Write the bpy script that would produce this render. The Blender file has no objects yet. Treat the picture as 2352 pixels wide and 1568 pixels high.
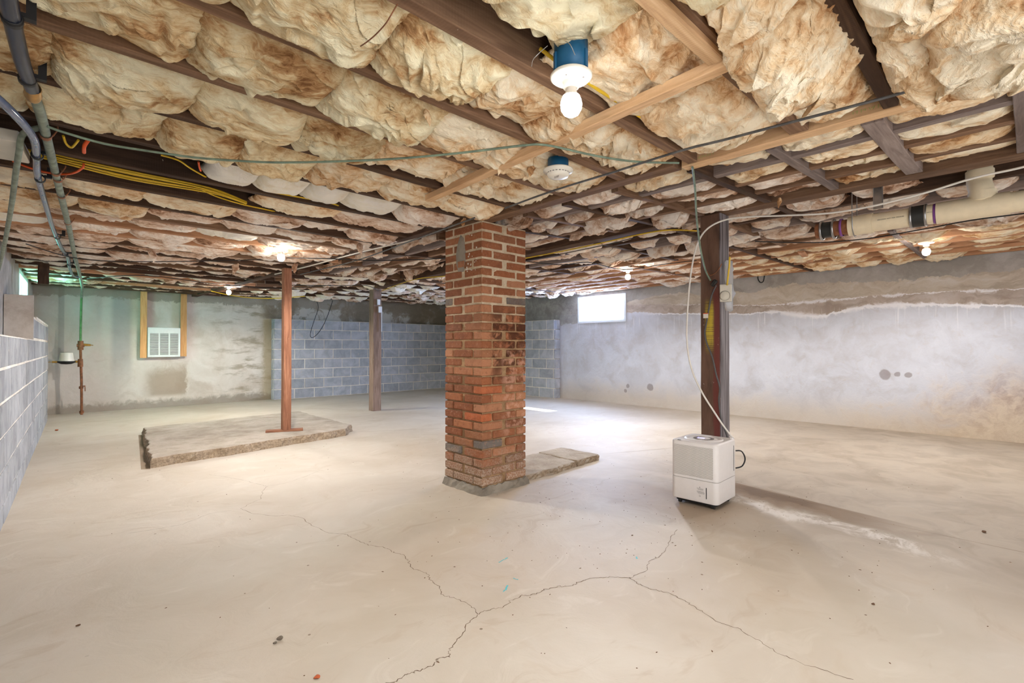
import bpy, bmesh, math, random
import numpy as np
from mathutils import Vector, Matrix, Euler
PI = math.pi
C = bpy.context.scene.collection
rnd = random.Random(7)

# ------------------------------------------------------------------ camera, world, lights, exposure
cam_d = bpy.data.cameras.new('camera'); cam = bpy.data.objects.new('camera', cam_d); C.objects.link(cam)
cam.location = (0, 0, 1.05)
cam.rotation_euler = (math.radians(90.608), 0, math.radians(43.8 + 2.4 - 90))
cam_d.sensor_width = 36.0; cam_d.lens = 1130 / 2352 * 36; cam_d.clip_start = 0.05
bpy.context.scene.camera = cam

world = bpy.data.worlds.new('world'); bpy.context.scene.world = world
world.use_nodes = True
bg = world.node_tree.nodes['Background']
bg.inputs[0].default_value = (0.72, 0.84, 1.0, 1); bg.inputs[1].default_value = 5.0

vs = bpy.context.scene.view_settings
vs.view_transform = 'Standard'; vs.look = 'None'; vs.gamma = 1.0; vs.use_curve_mapping = False
vs.exposure = 0.84
bpy.context.scene.cycles.max_bounces = 8
bpy.context.scene.cycles.diffuse_bounces = 5

def lamp(kind, name, loc, energy, color, size=0.1, rot=(0,0,0), size_y=None):
    d = bpy.data.lights.new(name, kind); d.energy = energy; d.color = color
    if kind == 'AREA':
        d.size = size
        if size_y: d.shape = 'RECTANGLE'; d.size_y = size_y
    elif kind == 'SUN': d.angle = size
    else: d.shadow_soft_size = size
    o = bpy.data.objects.new(name, d); o.location = loc; o.rotation_euler = rot; C.objects.link(o)
    return o
def aim(o, target):
    o.rotation_euler = (Vector(target) - Vector(o.location)).to_track_quat('-Z', 'Y').to_euler()
# the sun falling through the small window
sun = lamp('SUN', 'sun', (9.5, 5.4, 3.6), 14.0, (1.0, 0.96, 0.9), 0.02); aim(sun, (7.7, 5.62, 1.83))
# daylight coming in through the window opening (sky behind the glass)
wl = lamp('AREA', 'window_daylight', (7.89, 5.585, 1.77), 140, (0.42, 0.60, 1.0), 1.04, size_y=0.46); aim(wl, (5.0, 5.45, 1.2))
wl2 = lamp('AREA', 'left_window_daylight', (-0.27, 8.83, 1.735), 15, (0.72, 0.97, 0.92), 1.1, size_y=0.34); aim(wl2, (2.0, 8.72, 1.8))
# unseen fill lights, added behind the camera to brighten the room
fl = lamp('AREA', 'fill_front', (0.1, -1.0, 1.25), 21, (0.97, 0.98, 1.0), 1.6); aim(fl, (2.6, 2.6, 1.15))
fl2 = lamp('AREA', 'fill_low', (2.2, -1.2, 0.5), 13, (0.97, 0.98, 1.0), 1.6); aim(fl2, (3.4, 3.0, 1.6))
lamp('POINT', 'fill_behind_left', (1.0, -2.2, 1.7), 20, (1.0, 0.98, 0.95), 0.06)
lamp('POINT', 'fill_behind_right', (5.2, -2.0, 1.75), 36, (0.90, 0.94, 1.0), 0.06)

# ------------------------------------------------------------------ node helpers
class G:
    def __init__(s, name, rough=0.85, spec=0.25):
        s.m = bpy.data.materials.new(name); s.m.use_nodes = True
        s.t = s.m.node_tree; s.n = s.t.nodes; s.l = s.t.links
        s.b = s.n['Principled BSDF']
        s.b.inputs['Roughness'].default_value = rough
        s.b.inputs['Specular IOR Level'].default_value = spec
        s._tc = None
    def link(s, a, b):
        if isinstance(a, (int, float)): b.default_value = a
        elif isinstance(a, tuple): b.default_value = a if len(a) == 4 or b.type == 'VECTOR' else (*a, 1)
        else: s.l.new(a, b)
    def tc(s, k='Object'):
        if s._tc is None: s._tc = s.n.new('ShaderNodeTexCoord')
        return s._tc.outputs[k]
    def pos(s): return s.n.new('ShaderNodeNewGeometry').outputs['Position']
    def rand(s): return s.n.new('ShaderNodeObjectInfo').outputs['Random']
    def mp(s, v, sc=(1,1,1), loc=(0,0,0), rot=(0,0,0)):
        n = s.n.new('ShaderNodeMapping'); s.link(v, n.inputs[0]); n.inputs['Location'].default_value = loc
        n.inputs['Rotation'].default_value = rot
        n.inputs['Scale'].default_value = sc; return n.outputs[0]
    def vadd(s, a, b, op='ADD'):
        n = s.n.new('ShaderNodeVectorMath'); n.operation = op; s.link(a, n.inputs[0]); s.link(b, n.inputs[1]); return n.outputs[0]
    def vscale(s, a, k):
        n = s.n.new('ShaderNodeVectorMath'); n.operation = 'SCALE'; s.link(a, n.inputs[0]); s.link(k, n.inputs[3]); return n.outputs[0]
    def sep(s, v):
        n = s.n.new('ShaderNodeSeparateXYZ'); s.link(v, n.inputs[0]); return n.outputs
    def comb(s, x, y, z):
        n = s.n.new('ShaderNodeCombineXYZ'); s.link(x, n.inputs[0]); s.link(y, n.inputs[1]); s.link(z, n.inputs[2]); return n.outputs[0]
    def noise(s, v, sc, det=4, ro=0.55, dist=0.0, col=False, typ='FBM'):
        n = s.n.new('ShaderNodeTexNoise'); s.link(v, n.inputs['Vector']); n.inputs['Scale'].default_value = sc
        try: n.noise_type = typ
        except Exception: pass
        n.inputs['Detail'].default_value = det; n.inputs['Roughness'].default_value = ro; n.inputs['Distortion'].default_value = dist
        return n.outputs[1 if col else 0]
    def vor(s, v, sc, feat='F1', out=0):
        n = s.n.new('ShaderNodeTexVoronoi'); n.feature = feat; s.link(v, n.inputs['Vector']); n.inputs['Scale'].default_value = sc
        return n.outputs[out]
    def ma(s, op, a, b=0.0, c=0.0, clamp=False):
        n = s.n.new('ShaderNodeMath'); n.operation = op; n.use_clamp = clamp
        s.link(a, n.inputs[0]); s.link(b, n.inputs[1]); s.link(c, n.inputs[2]); return n.outputs[0]
    def ss(s, x, lo, hi):     # smooth step from lo to hi
        n = s.n.new('ShaderNodeMapRange'); n.interpolation_type = 'SMOOTHSTEP'
        s.link(x, n.inputs[0]); s.link(lo, n.inputs[1]); s.link(hi, n.inputs[2]); return n.outputs[0]
    def ramp(s, f, stops):
        n = s.n.new('ShaderNodeValToRGB'); s.link(f, n.inputs[0]); e = n.color_ramp.elements
        while len(e) < len(stops): e.new(0.5)
        for k, (p, c) in enumerate(stops): e[k].position = p; e[k].color = (*c, 1)
        return n.outputs[0]
    def mix(s, f, a, b, mode='MIX'):
        n = s.n.new('ShaderNodeMix'); n.data_type = 'RGBA'; n.blend_type = mode
        s.link(f, n.inputs[0]); s.link(a, n.inputs[6]); s.link(b, n.inputs[7]); return n.outputs[2]
    def curve(s, x, pts, lo, hi):   # piecewise curve: x in metres mapped over lo..hi
        u = s.ma('DIVIDE', s.ma('SUBTRACT', x, lo), hi - lo, clamp=True)
        n = s.n.new('ShaderNodeFloatCurve'); s.link(u, n.inputs['Value']); c = n.mapping.curves[0]
        P = [((p[0] - lo) / (hi - lo), p[1] / 3.0) for p in pts]
        c.points[0].location = P[0]; c.points[1].location = P[-1]
        for p in P[1:-1]: c.points.new(*p)
        n.mapping.update(); return s.ma('MULTIPLY', n.outputs[0], 3.0)
    def bump(s, h, strength=0.3, dist=0.01):
        n = s.n.new('ShaderNodeBump'); n.inputs['Strength'].default_value = strength; n.inputs['Distance'].default_value = dist
        s.link(h, n.inputs['Height']); s.l.new(n.outputs[0], s.b.inputs['Normal'])
    def col(s, c): s.link(c, s.b.inputs['Base Color']); return s.m
def srgb(r, g, b):
    f = lambda c: (c/255/12.92) if c/255 <= 0.04045 else ((c/255 + 0.055)/1.055)**2.4
    return (f(r), f(g), f(b))

# ------------------------------------------------------------------ materials
M = {}
def plain(key, rgb, rough=0.6, metal=0.0, spec=0.4, var=0.12, emit=0.0):
    g = G(key, rough, spec); n = g.noise(g.tc(), 23, 4, 0.6)
    d = tuple(c * (1 - var) for c in rgb); u = tuple(min(1, c * (1 + var)) for c in rgb)
    g.col(g.ramp(n, [(0.3, d), (0.7, u)])); g.b.inputs['Metallic'].default_value = metal
    if emit: g.b.inputs['Emission Color'].default_value = (*rgb, 1); g.b.inputs['Emission Strength'].default_value = emit
    M[key] = g.m; return g.m
def wood(key, dark, mid, light, rough=0.8, saw=0.5):
    g = G(key, rough, 0.2); oc = g.tc()
    off = g.vscale(g.comb(g.rand(), g.rand(), g.rand()), 7.0)
    v = g.vadd(g.mp(oc, (1.2, 14, 14)), off)
    gr = g.noise(v, 2.0, 6, 0.65, 1.2)
    bl = g.noise(g.vadd(g.mp(oc, (1.0, 3, 3)), off), 1.6, 4, 0.6)
    c = g.ramp(gr, [(0.25, dark), (0.5, mid), (0.78, light)])
    c = g.mix(g.ma('MULTIPLY', g.ss(bl, 0.5, 0.75), 0.55), c, dark)
    tone = g.ma('MULTIPLY_ADD', g.rand(), 0.35, 0.82)
    c = g.mix(1.0, c, g.comb(tone, tone, tone), 'MULTIPLY')
    w = g.n.new('ShaderNodeTexWave'); g.link(oc, w.inputs[0]); w.inputs['Scale'].default_value = 30; w.inputs['Distortion'].default_value = 1.5
    spk = g.ss(g.noise(oc, 40, 2, 0.6), 0.74, 0.78)
    c = g.mix(g.ma('MULTIPLY', spk, 0.6), c, srgb(200, 185, 165))
    g.bump(g.ma('ADD', gr, g.ma('MULTIPLY', w.outputs[1], saw * 0.3)), 0.5, 0.004)
    M[key] = g.col(c); return g.m
wood('wood_dark', srgb(54, 40, 31), srgb(78, 58, 45), srgb(106, 82, 64))
wood('wood_brown', srgb(88, 66, 50), srgb(122, 94, 73), srgb(154, 124, 98))
wood('wood_grey', srgb(98, 86, 82), srgb(134, 120, 114), srgb(160, 146, 138))
wood('wood_light', srgb(176, 140, 104), srgb(208, 172, 132), srgb(226, 196, 156))
wood('wood_orange', srgb(146, 104, 76), srgb(180, 134, 100), srgb(204, 162, 128), saw=0.1)
wood('wood_stud', srgb(196, 138, 84), srgb(222, 168, 112), srgb(232, 186, 134), saw=0.0)
wood('wood_red', srgb(104, 68, 52), srgb(142, 98, 76), srgb(180, 134, 106), saw=0.0)
wood('wood_post', srgb(92, 74, 62), srgb(128, 108, 96), srgb(156, 136, 124))

def post_paint():
    g = G('painted_post', 0.6, 0.35); p = g.pos(); x, y, z = g.sep(p)
    n = g.noise(g.mp(p, (6, 6, 1.2)), 3, 5, 0.6)
    c = g.ramp(n, [(0.3, srgb(72, 52, 42)), (0.5, srgb(98, 72, 58)), (0.75, srgb(112, 86, 70))])
    red = g.ma('MULTIPLY', g.ss(g.ma('ADD', y, g.ma('MULTIPLY', n, 0.05)), 1.59, 1.57), g.ss(z, 1.62, 1.35))
    c = g.mix(g.ma('MULTIPLY', red, 0.85), c, srgb(108, 52, 46))
    st = g.noise(g.comb(0.0, 0.0, z), 160, 2, 0.6)
    ye = g.ma('MULTIPLY', g.ma('MULTIPLY', g.ss(z, 0.98, 1.12), g.ss(z, 1.42, 1.30)), g.ma('MULTIPLY', g.ss(y, 1.545, 1.565), g.ss(y, 1.625, 1.60)))
    ye = g.ma('MULTIPLY', ye, g.ss(g.ma('ADD', st, g.ma('MULTIPLY', n, 0.4)), 0.60, 0.74))
    c = g.mix(ye, c, srgb(196, 172, 58))
    side = g.ss(y, 1.515, 1.503)
    sn = g.noise(g.mp(p, (60, 1, 2)), 1.2, 4, 0.6)
    c = g.mix(side, c, g.ramp(sn, [(0.35, srgb(58, 50, 50)), (0.65, srgb(140, 134, 138))]))
    wh = g.ss(g.noise(p, 55, 2, 0.6), 0.73, 0.77)
    c = g.mix(g.ma('MULTIPLY', wh, 0.7), c, srgb(190, 180, 170))
    g.bump(n, 0.4, 0.004); M['painted_post'] = g.col(c)
post_paint()

def fiberglass(key, a, b, c_, d):
    g = G(key, 1.0, 0.05); p = g.tc(); off = g.vscale(g.comb(g.rand(), g.rand(), g.rand()), 11.0)
    q = g.vadd(p, off)
    wv = g.noise(q, 5, 3, 0.6, col=True)
    w = g.vadd(q, g.vscale(g.vadd(wv, (0.5, 0.5, 0.5), 'SUBTRACT'), 0.16))
    n1 = g.noise(w, 4.2, 5, 0.60, 0.2)
    n2 = g.noise(g.mp(w, (2.2, 9, 7), rot=(0, 0, 0.22)), 2.6, 6, 0.66, 0.35)
    n3 = g.noise(g.mp(w, (1, 3.5, 2.5), rot=(0, 0, 0.22)), 44, 3, 0.7)
    f = g.ma('ADD', g.ma('MULTIPLY', n1, 0.50), g.ma('ADD', g.ma('MULTIPLY', n2, 0.38), g.ma('MULTIPLY', n3, 0.12)))
    fr = g.n.new('ShaderNodeAttribute'); fr.attribute_name = 'paleness'
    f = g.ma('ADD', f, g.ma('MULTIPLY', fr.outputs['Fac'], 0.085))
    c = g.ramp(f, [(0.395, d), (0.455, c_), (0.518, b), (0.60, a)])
    tone = g.ma('MULTIPLY_ADD', g.rand(), 0.16, 0.88)
    c = g.mix(1.0, c, g.comb(tone, tone, tone), 'MULTIPLY')
    g.bump(g.ma('ADD', n2, g.ma('MULTIPLY', n3, 0.5)), 0.9, 0.014)
    g.b.inputs['Subsurface Weight'].default_value = 0.0
    M[key] = g.col(c)
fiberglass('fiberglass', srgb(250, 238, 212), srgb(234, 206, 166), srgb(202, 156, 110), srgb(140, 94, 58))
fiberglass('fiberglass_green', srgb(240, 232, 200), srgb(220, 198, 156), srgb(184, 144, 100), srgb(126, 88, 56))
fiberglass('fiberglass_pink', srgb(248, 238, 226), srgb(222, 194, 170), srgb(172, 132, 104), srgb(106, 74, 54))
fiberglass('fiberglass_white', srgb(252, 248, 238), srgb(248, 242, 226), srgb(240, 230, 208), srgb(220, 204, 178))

def floor_mat():
    g = G('concrete_floor', 0.62, 0.3); p = g.pos(); x, y, z = g.sep(p)
    wv = g.noise(p, 1.1, 3, 0.6, col=True)
    q = g.vadd(p, g.vscale(g.vadd(wv, (0.5,0.5,0.5), 'SUBTRACT'), 0.9))
    big = g.noise(q, 0.8, 5, 0.6); mid = g.noise(q, 3.2, 6, 0.62, 0.5); fine = g.noise(p, 60, 4, 0.7)
    st = g.noise(g.mp(q, (1, 3.2, 1), rot=(0,0,0.75)), 2.1, 5, 0.62, 0.8)
    c = g.ramp(big, [(0.32, srgb(184, 171, 153)), (0.5, srgb(196, 185, 170)), (0.68, srgb(206, 197, 184))])
    c = g.mix(g.ma('MULTIPLY', g.ss(mid, 0.55, 0.72), 0.26), c, srgb(180, 158, 130))
    c = g.mix(g.ma('MULTIPLY', g.ss(st, 0.56, 0.70), 0.32), c, srgb(170, 150, 126))
    c = g.mix(g.ma('MULTIPLY', g.ss(st, 0.42, 0.30), 0.30), c, srgb(216, 208, 196))
    # greyer, trowelled zone beyond the cold joint
    s = g.ma('SUBTRACT', x, g.ma('MULTIPLY_ADD', y, 0.17, 3.62))
    sn = g.ma('ADD', s, g.ma('MULTIPLY', g.ma('SUBTRACT', mid, 0.5), 0.35))
    zone = g.ma('MULTIPLY', g.ss(sn, -1.2, -0.2), g.ss(y, 2.9, 1.8))
    c = g.mix(g.ma('MULTIPLY', zone, 0.55), c, g.ramp(mid, [(0.38, srgb(146, 130, 112)), (0.6, srgb(180, 166, 148))]))
    # damp stain along the joint
    d = g.ma('MULTIPLY', g.ma('MULTIPLY', g.ss(sn, -0.33, -0.22), g.ss(s, 0.015, -0.01)), g.ma('MULTIPLY', g.ss(y, 0.25, 0.75), g.ss(y, 1.75, 1.5)))
    c = g.mix(g.ma('MULTIPLY', d, 0.72), c, srgb(122, 94, 64))
    d2 = g.ma('MULTIPLY', g.ma('MULTIPLY', g.ss(sn, -0.22, -0.16), g.ss(s, 0.0, -0.04)), g.ma('MULTIPLY', g.ss(y, 0.9, 1.05), g.ss(y, 1.6, 1.4)))
    c = g.mix(g.ma('MULTIPLY', d2, 0.55), c, srgb(92, 70, 48))
    dm2 = g.ma('MULTIPLY', g.ss(g.ma('ADD', x, g.ma('MULTIPLY', mid, 0.5)), 2.9, 3.2), g.ma('MULTIPLY', g.ss(x, 3.45, 3.3), g.ma('MULTIPLY', g.ss(y, 1.15, 1.4), g.ss(y, 2.4, 1.9))))
    c = g.mix(g.ma('MULTIPLY', dm2, 0.5), c, srgb(148, 122, 94))
    ef = g.ma('MULTIPLY', g.ma('MULTIPLY', g.ss(sn, -0.52, -0.42), g.ss(sn, -0.26, -0.36)), g.ma('MULTIPLY', g.ss(y, 0.1, 0.5), g.ss(y, 1.6, 1.3)))
    ef = g.ma('MULTIPLY', ef, g.ss(g.noise(q, 9, 5, 0.75), 0.42, 0.6))
    c = g.mix(g.ma('MULTIPLY', ef, 0.8), c, srgb(226, 220, 212))
    # scattered specks
    sp = g.ma('MULTIPLY', g.ss(g.vor(g.mp(p, (1, 1, 1)), 7.0), 0.05, 0.035), g.ss(g.noise(p, 3, 3, 0.6), 0.5, 0.6))
    c = g.mix(g.ma('MULTIPLY', sp, 0.75), c, srgb(110, 88, 66))
    g.bump(g.ma('ADD', g.ma('MULTIPLY', mid, 1.2), g.ma('MULTIPLY', fine, 0.12)), 0.35, 0.012)
    g.link(g.ma('MULTIPLY_ADD', d, -0.2, 0.62), g.b.inputs['Roughness'])
    M['floor'] = g.col(c)
floor_mat()

def wall_right_mat():
    g = G('plaster_right', 0.9, 0.15); p = g.pos(); x, y, z = g.sep(p)
    wv = g.noise(p, 2.2, 4, 0.6, col=True)
    q = g.vadd(p, g.vscale(g.vadd(wv, (0.5,0.5,0.5), 'SUBTRACT'), 0.5))
    m = g.noise(q, 2.4, 6, 0.62, 0.4); f = g.noise(q, 9, 5, 0.65); hz = g.noise(g.mp(q, (1, 0.9, 4)), 2.0, 6, 0.64, 0.3)
    c = g.ramp(m, [(0.35, srgb(190, 190, 197)), (0.5, srgb(200, 203, 214)), (0.68, srgb(210, 214, 226))])
    c = g.mix(g.ma('MULTIPLY', g.ss(f, 0.56, 0.72), 0.28), c, srgb(190, 180, 174))
    # brown damp near the camera end, low down
    bn = g.ma('ADD', g.ma('ADD', g.ma('MULTIPLY', y, 0.55), g.ma('MULTIPLY', z, 1.1)), g.ma('MULTIPLY', m, -1.4))
    low = g.ss(bn, 0.45, -0.35)
    c = g.mix(g.ma('MULTIPLY', low, 0.75), c, g.ramp(f, [(0.35, srgb(150, 118, 92)), (0.6, srgb(200, 180, 156))]))
    foot = g.ma('MULTIPLY', g.ss(g.ma('ADD', z, g.ma('MULTIPLY', m, -0.55)), 0.22, -0.22), 0.6)
    c = g.mix(foot, c, srgb(200, 184, 160))
    wz = g.ma('ADD', z, g.ma('MULTIPLY', g.ma('SUBTRACT', f, 0.5), 0.10))
    b1 = g.curve(y, [(-3, 1.48), (0.0, 1.50), (0.45, 1.54), (1.0, 1.58), (1.5, 1.57), (1.8, 1.50), (2.1, 1.49), (2.4, 1.56), (3.0, 1.56), (3.6, 1.59), (4.2, 1.62), (4.8, 1.66), (7.6, 1.70)], -3, 7.6)
    b2 = g.curve(y, [(-3, 1.66), (0.0, 1.68), (0.8, 1.70), (1.5, 1.69), (2.0, 1.68), (2.6, 1.66), (3.2, 1.70), (4.4, 1.78), (7.6, 1.9)], -3, 7.6)
    b3 = g.curve(y, [(-3, 1.97), (0.2, 1.90), (0.8, 1.86), (1.4, 1.90), (2.0, 1.93), (2.6, 1.90), (3.3, 1.86), (4.2, 1.96), (4.9, 1.86), (5.6, 1.6), (7.6, 1.5)], -3, 7.6)
    band = g.ss(wz, g.ma('SUBTRACT', b1, 0.006), g.ma('ADD', b1, 0.006))
    bc = g.ramp(hz, [(0.36, srgb(158, 142, 128)), (0.5, srgb(182, 168, 156)), (0.66, srgb(198, 188, 182))])
    c = g.mix(g.ma('MULTIPLY', band, 0.9), c, bc)
    up = g.ss(wz, g.ma('SUBTRACT', b2, 0.004), g.ma('ADD', b2, 0.004))
    c = g.mix(g.ma('MULTIPLY', up, 0.9), c, g.ramp(hz, [(0.38, srgb(178, 166, 152)), (0.5, srgb(196, 186, 172)), (0.66, srgb(206, 200, 194))]))
    top = g.ss(g.ma('ADD', wz, g.ma('MULTIPLY', g.ma('SUBTRACT', m, 0.5), 0.25)), g.ma('SUBTRACT', b3, 0.004), g.ma('ADD', b3, 0.006))
    c = g.mix(g.ma('MULTIPLY', top, 0.85), c, g.ramp(m, [(0.4, srgb(146, 142, 138)), (0.6, srgb(176, 172, 170))]))
    # efflorescence ridges
    d1 = g.ma('ABSOLUTE', g.ma('SUBTRACT', wz, g.ma('SUBTRACT', b1, 0.012)))
    e1 = g.ma('MULTIPLY', g.ss(d1, g.ma('MULTIPLY_ADD', g.ss(m, 0.45, 0.62), 0.05, 0.014), 0.004), g.ss(y, 5.0, 4.2))
    d2 = g.ma('ABSOLUTE', g.ma('SUBTRACT', wz, b2))
    e2 = g.ma('MULTIPLY', g.ma('MULTIPLY', g.ss(d2, g.ma('MULTIPLY_ADD', g.ss(m, 0.45, 0.6), 0.03, 0.008), 0.002), g.ss(y, 4.4, 3.4)), g.ss(f, 0.36, 0.5))
    c = g.mix(g.ma('MULTIPLY', g.ma('MAXIMUM', e1, e2), 0.9), c, srgb(240, 240, 246))
    dr = g.ma('MULTIPLY', g.ss(g.noise(g.mp(p, (1, 14, 0.5)), 2.2, 3, 0.6), 0.60, 0.68), g.ma('MULTIPLY', g.ss(z, 1.15, 1.5), g.ss(z, 1.60, 1.54)))
    c = g.mix(g.ma('MULTIPLY', dr, 0.5), c, srgb(238, 238, 244))
    # round damp spots
    for (sy, sz, r) in ((1.22, 0.71, 0.075), (1.09, 0.71, 0.035), (1.00, 0.70, 0.035), (4.55, 0.35, 0.07), (5.00, 0.36, 0.045), (5.05, 0.26, 0.04)):
        v = g.vadd(g.vadd(p, g.vscale(g.vadd(wv, (0.5,0.5,0.5), 'SUBTRACT'), 0.12)), (7.7, sy, sz), 'SUBTRACT'); qq = g.sep(v)
        dd = g.ma('SQRT', g.ma('ADD', g.ma('POWER', g.ma('ABSOLUTE', g.ma('ADD', qq[1], 0.0)), 2), g.ma('POWER', g.ma('ABSOLUTE', qq[2]), 2)))
        c = g.mix(g.ma('MULTIPLY', g.ss(dd, r, r * 0.75), 0.62), c, srgb(128, 116, 116))
    sh = g.ss(y, 6.05, 6.5)
    c = g.mix(g.ma('MULTIPLY', g.ma('MULTIPLY', sh, g.ss(z, 1.3, 1.8)), 0.7), c, g.ramp(f, [(0.4, srgb(128, 128, 128)), (0.6, srgb(160, 160, 158))]))
    g.bump(g.ma('ADD', g.ma('ADD', g.ma('MULTIPLY', m, 1.5), f), g.ma('MULTIPLY', band, -0.25)), 0.5, 0.012)
    M['plaster_right'] = g.col(c)
wall_right_mat()

def wall_back_mat():
    g = G('plaster_back', 0.9, 0.15); p = g.pos(); x, y, z = g.sep(p)
    wv = g.noise(p, 2.0, 4, 0.6, col=True)
    q = g.vadd(p, g.vscale(g.vadd(wv, (0.5,0.5,0.5), 'SUBTRACT'), 0.6))
    m = g.noise(q, 2.0, 6, 0.62, 0.4); f = g.noise(q, 8, 5, 0.65); hz = g.noise(g.mp(p, (1, 1, 4)), 1.8, 6, 0.66, 0.25)
    c = g.ramp(m, [(0.35, srgb(202, 190, 176)), (0.5, srgb(216, 207, 196)), (0.68, srgb(226, 219, 210))])
    st = g.ma('MULTIPLY', g.ss(hz, 0.50, 0.66), g.ss(x, 1.7, 3.0))
    c = g.mix(g.ma('MULTIPLY', st, 0.75), c, srgb(148, 134, 108))
    c = g.mix(g.ma('MULTIPLY', g.ss(g.ma('ADD', x, g.ma('MULTIPLY', f, 0.25)), 3.22, 3.36), 0.7), c, srgb(160, 146, 118))
    # tide of brown plaster left of the heater foot
    pt = g.ma('MULTIPLY', g.ma('MULTIPLY', g.ss(g.ma('ADD', x, g.ma('MULTIPLY', m, 0.6)), 1.55, 1.75), g.ss(g.ma('ADD', x, g.ma('MULTIPLY', f, 0.2)), 2.02, 1.98)), g.ma('MULTIPLY', g.ss(z, 0.16, 0.24), g.ss(g.ma('ADD', z, g.ma('MULTIPLY', m, 0.4)), 0.95, 0.75)))
    c = g.mix(g.ma('MULTIPLY', pt, 0.7), c, srgb(160, 140, 118))
    # greyer zone at the left and a vertical shadow painted on the plaster
    gz = g.ss(g.ma('ADD', x, g.ma('MULTIPLY', m, 0.3)), 1.3, 1.0)
    c = g.mix(g.ma('MULTIPLY', gz, 0.45), c, srgb(176, 168, 160))
    shadow_band = g.ma('MULTIPLY', g.ss(x, 0.80, 0.90), g.ss(x, 1.16, 1.06))
    c = g.mix(g.ma('MULTIPLY', g.ma('MULTIPLY', shadow_band, g.ss(z, 0.25, 1.1)), 0.55), c, srgb(140, 136, 138))
    vb2 = g.ma('MULTIPLY', g.ss(x, 0.19, 0.21), g.ss(x, 0.28, 0.26))
    c = g.mix(g.ma('MULTIPLY', g.ma('MULTIPLY', vb2, g.ss(z, 0.7, 0.9)), 0.5), c, srgb(138, 130, 126))
    foot = g.ss(g.ma('ADD', z, g.ma('MULTIPLY', f, -0.25)), 0.05, -0.05)
    c = g.mix(g.ma('MULTIPLY', foot, 0.7), c, srgb(136, 124, 108))
    # strip above the block lining
    upz = g.ma('MULTIPLY', g.ss(z, 1.60, 1.62), g.ss(x, 3.1, 3.3))
    upc = g.ramp(g.noise(q, 1.3, 6, 0.64, 0.2), [(0.42, srgb(128, 116, 100)), (0.5, srgb(150, 140, 126)), (0.54, srgb(196, 192, 186))])
    c = g.mix(g.ma('MULTIPLY', upz, 0.92), c, upc)
    tp = g.ss(g.ma('ADD', z, g.ma('MULTIPLY', f, 0.2)), 1.93, 1.97)
    c = g.mix(g.ma('MULTIPLY', tp, 0.7), c, srgb(140, 128, 112))
    g.bump(g.ma('ADD', m, f), 0.5, 0.012)
    M['plaster_back'] = g.col(c)
wall_back_mat()

def simple_plaster(key, a, b, c3):
    g = G(key, 0.9, 0.15); p = g.pos()
    m = g.noise(p, 4, 6, 0.65, 0.2); f = g.noise(p, 40, 4, 0.7)
    g.bump(g.ma('ADD', m, g.ma('MULTIPLY', f, 0.3)), 0.5, 0.01)
    M[key] = g.col(g.ramp(m, [(0.35, a), (0.5, b), (0.66, c3)]))
simple_plaster('plaster_left', srgb(168, 164, 156), srgb(190, 186, 178), srgb(208, 204, 198))
simple_plaster('parge', srgb(184, 174, 164), srgb(204, 197, 189), srgb(212, 206, 199))
simple_plaster('rough_concrete', srgb(132, 112, 92), srgb(172, 154, 134), srgb(196, 180, 160))
simple_plaster('mortar_light', srgb(214, 206, 192), srgb(230, 224, 212), srgb(238, 233, 224))
simple_plaster('cement_grey', srgb(120, 112, 102), srgb(140, 132, 120), srgb(156, 148, 136))
simple_plaster('deck', srgb(46, 34, 28), srgb(62, 46, 38), srgb(80, 60, 48))

def pad_mat():
    g = G('concrete_pad', 0.9, 0.15); p = g.pos(); z = g.sep(p)[2]
    m = g.noise(p, 3.2, 7, 0.7, 0.15); f = g.noise(p, 45, 5, 0.75)
    c = g.ramp(m, [(0.35, srgb(158, 145, 130)), (0.5, srgb(178, 167, 153)), (0.66, srgb(194, 184, 171))])
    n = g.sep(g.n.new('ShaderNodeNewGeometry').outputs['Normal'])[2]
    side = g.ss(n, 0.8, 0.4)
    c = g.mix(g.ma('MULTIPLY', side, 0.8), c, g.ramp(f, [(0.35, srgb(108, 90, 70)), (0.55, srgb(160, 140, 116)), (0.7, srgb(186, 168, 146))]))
    g.bump(g.ma('ADD', m, f), 0.7, 0.008); M['pad'] = g.col(c)
pad_mat()

def block_mat(key, a, b, eff):
    g = G(key, 0.92, 0.12); oc = g.tc(); p = g.pos(); off = g.vscale(g.comb(g.rand(), g.rand(), g.rand()), 5.0)
    m = g.noise(g.vadd(p, off), 5, 5, 0.65, 0.6); f = g.noise(p, 120, 4, 0.75)
    c = g.ramp(m, [(0.36, a), (0.62, b)])
    tone = g.ma('MULTIPLY_ADD', g.rand(), 0.22, 0.88); c = g.mix(1.0, c, g.comb(tone, tone, tone), 'MULTIPLY')
    c = g.mix(g.ma('MULTIPLY', g.ss(g.noise(g.vadd(p, off), 7, 6, 0.75, 0.9), 0.60, 0.68), eff), c, srgb(196, 190, 180))
    c = g.mix(g.ma('MULTIPLY', g.ss(f, 0.55, 0.75), 0.35), c, srgb(170, 168, 166))
    g.bump(g.ma('ADD', f, m), 0.6, 0.005); M[key] = g.col(c)
block_mat('block', srgb(158, 162, 170), srgb(184, 187, 195), 0.7)
block_mat('block_left', srgb(150, 152, 155), srgb(174, 176, 178), 0.6)

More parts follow.
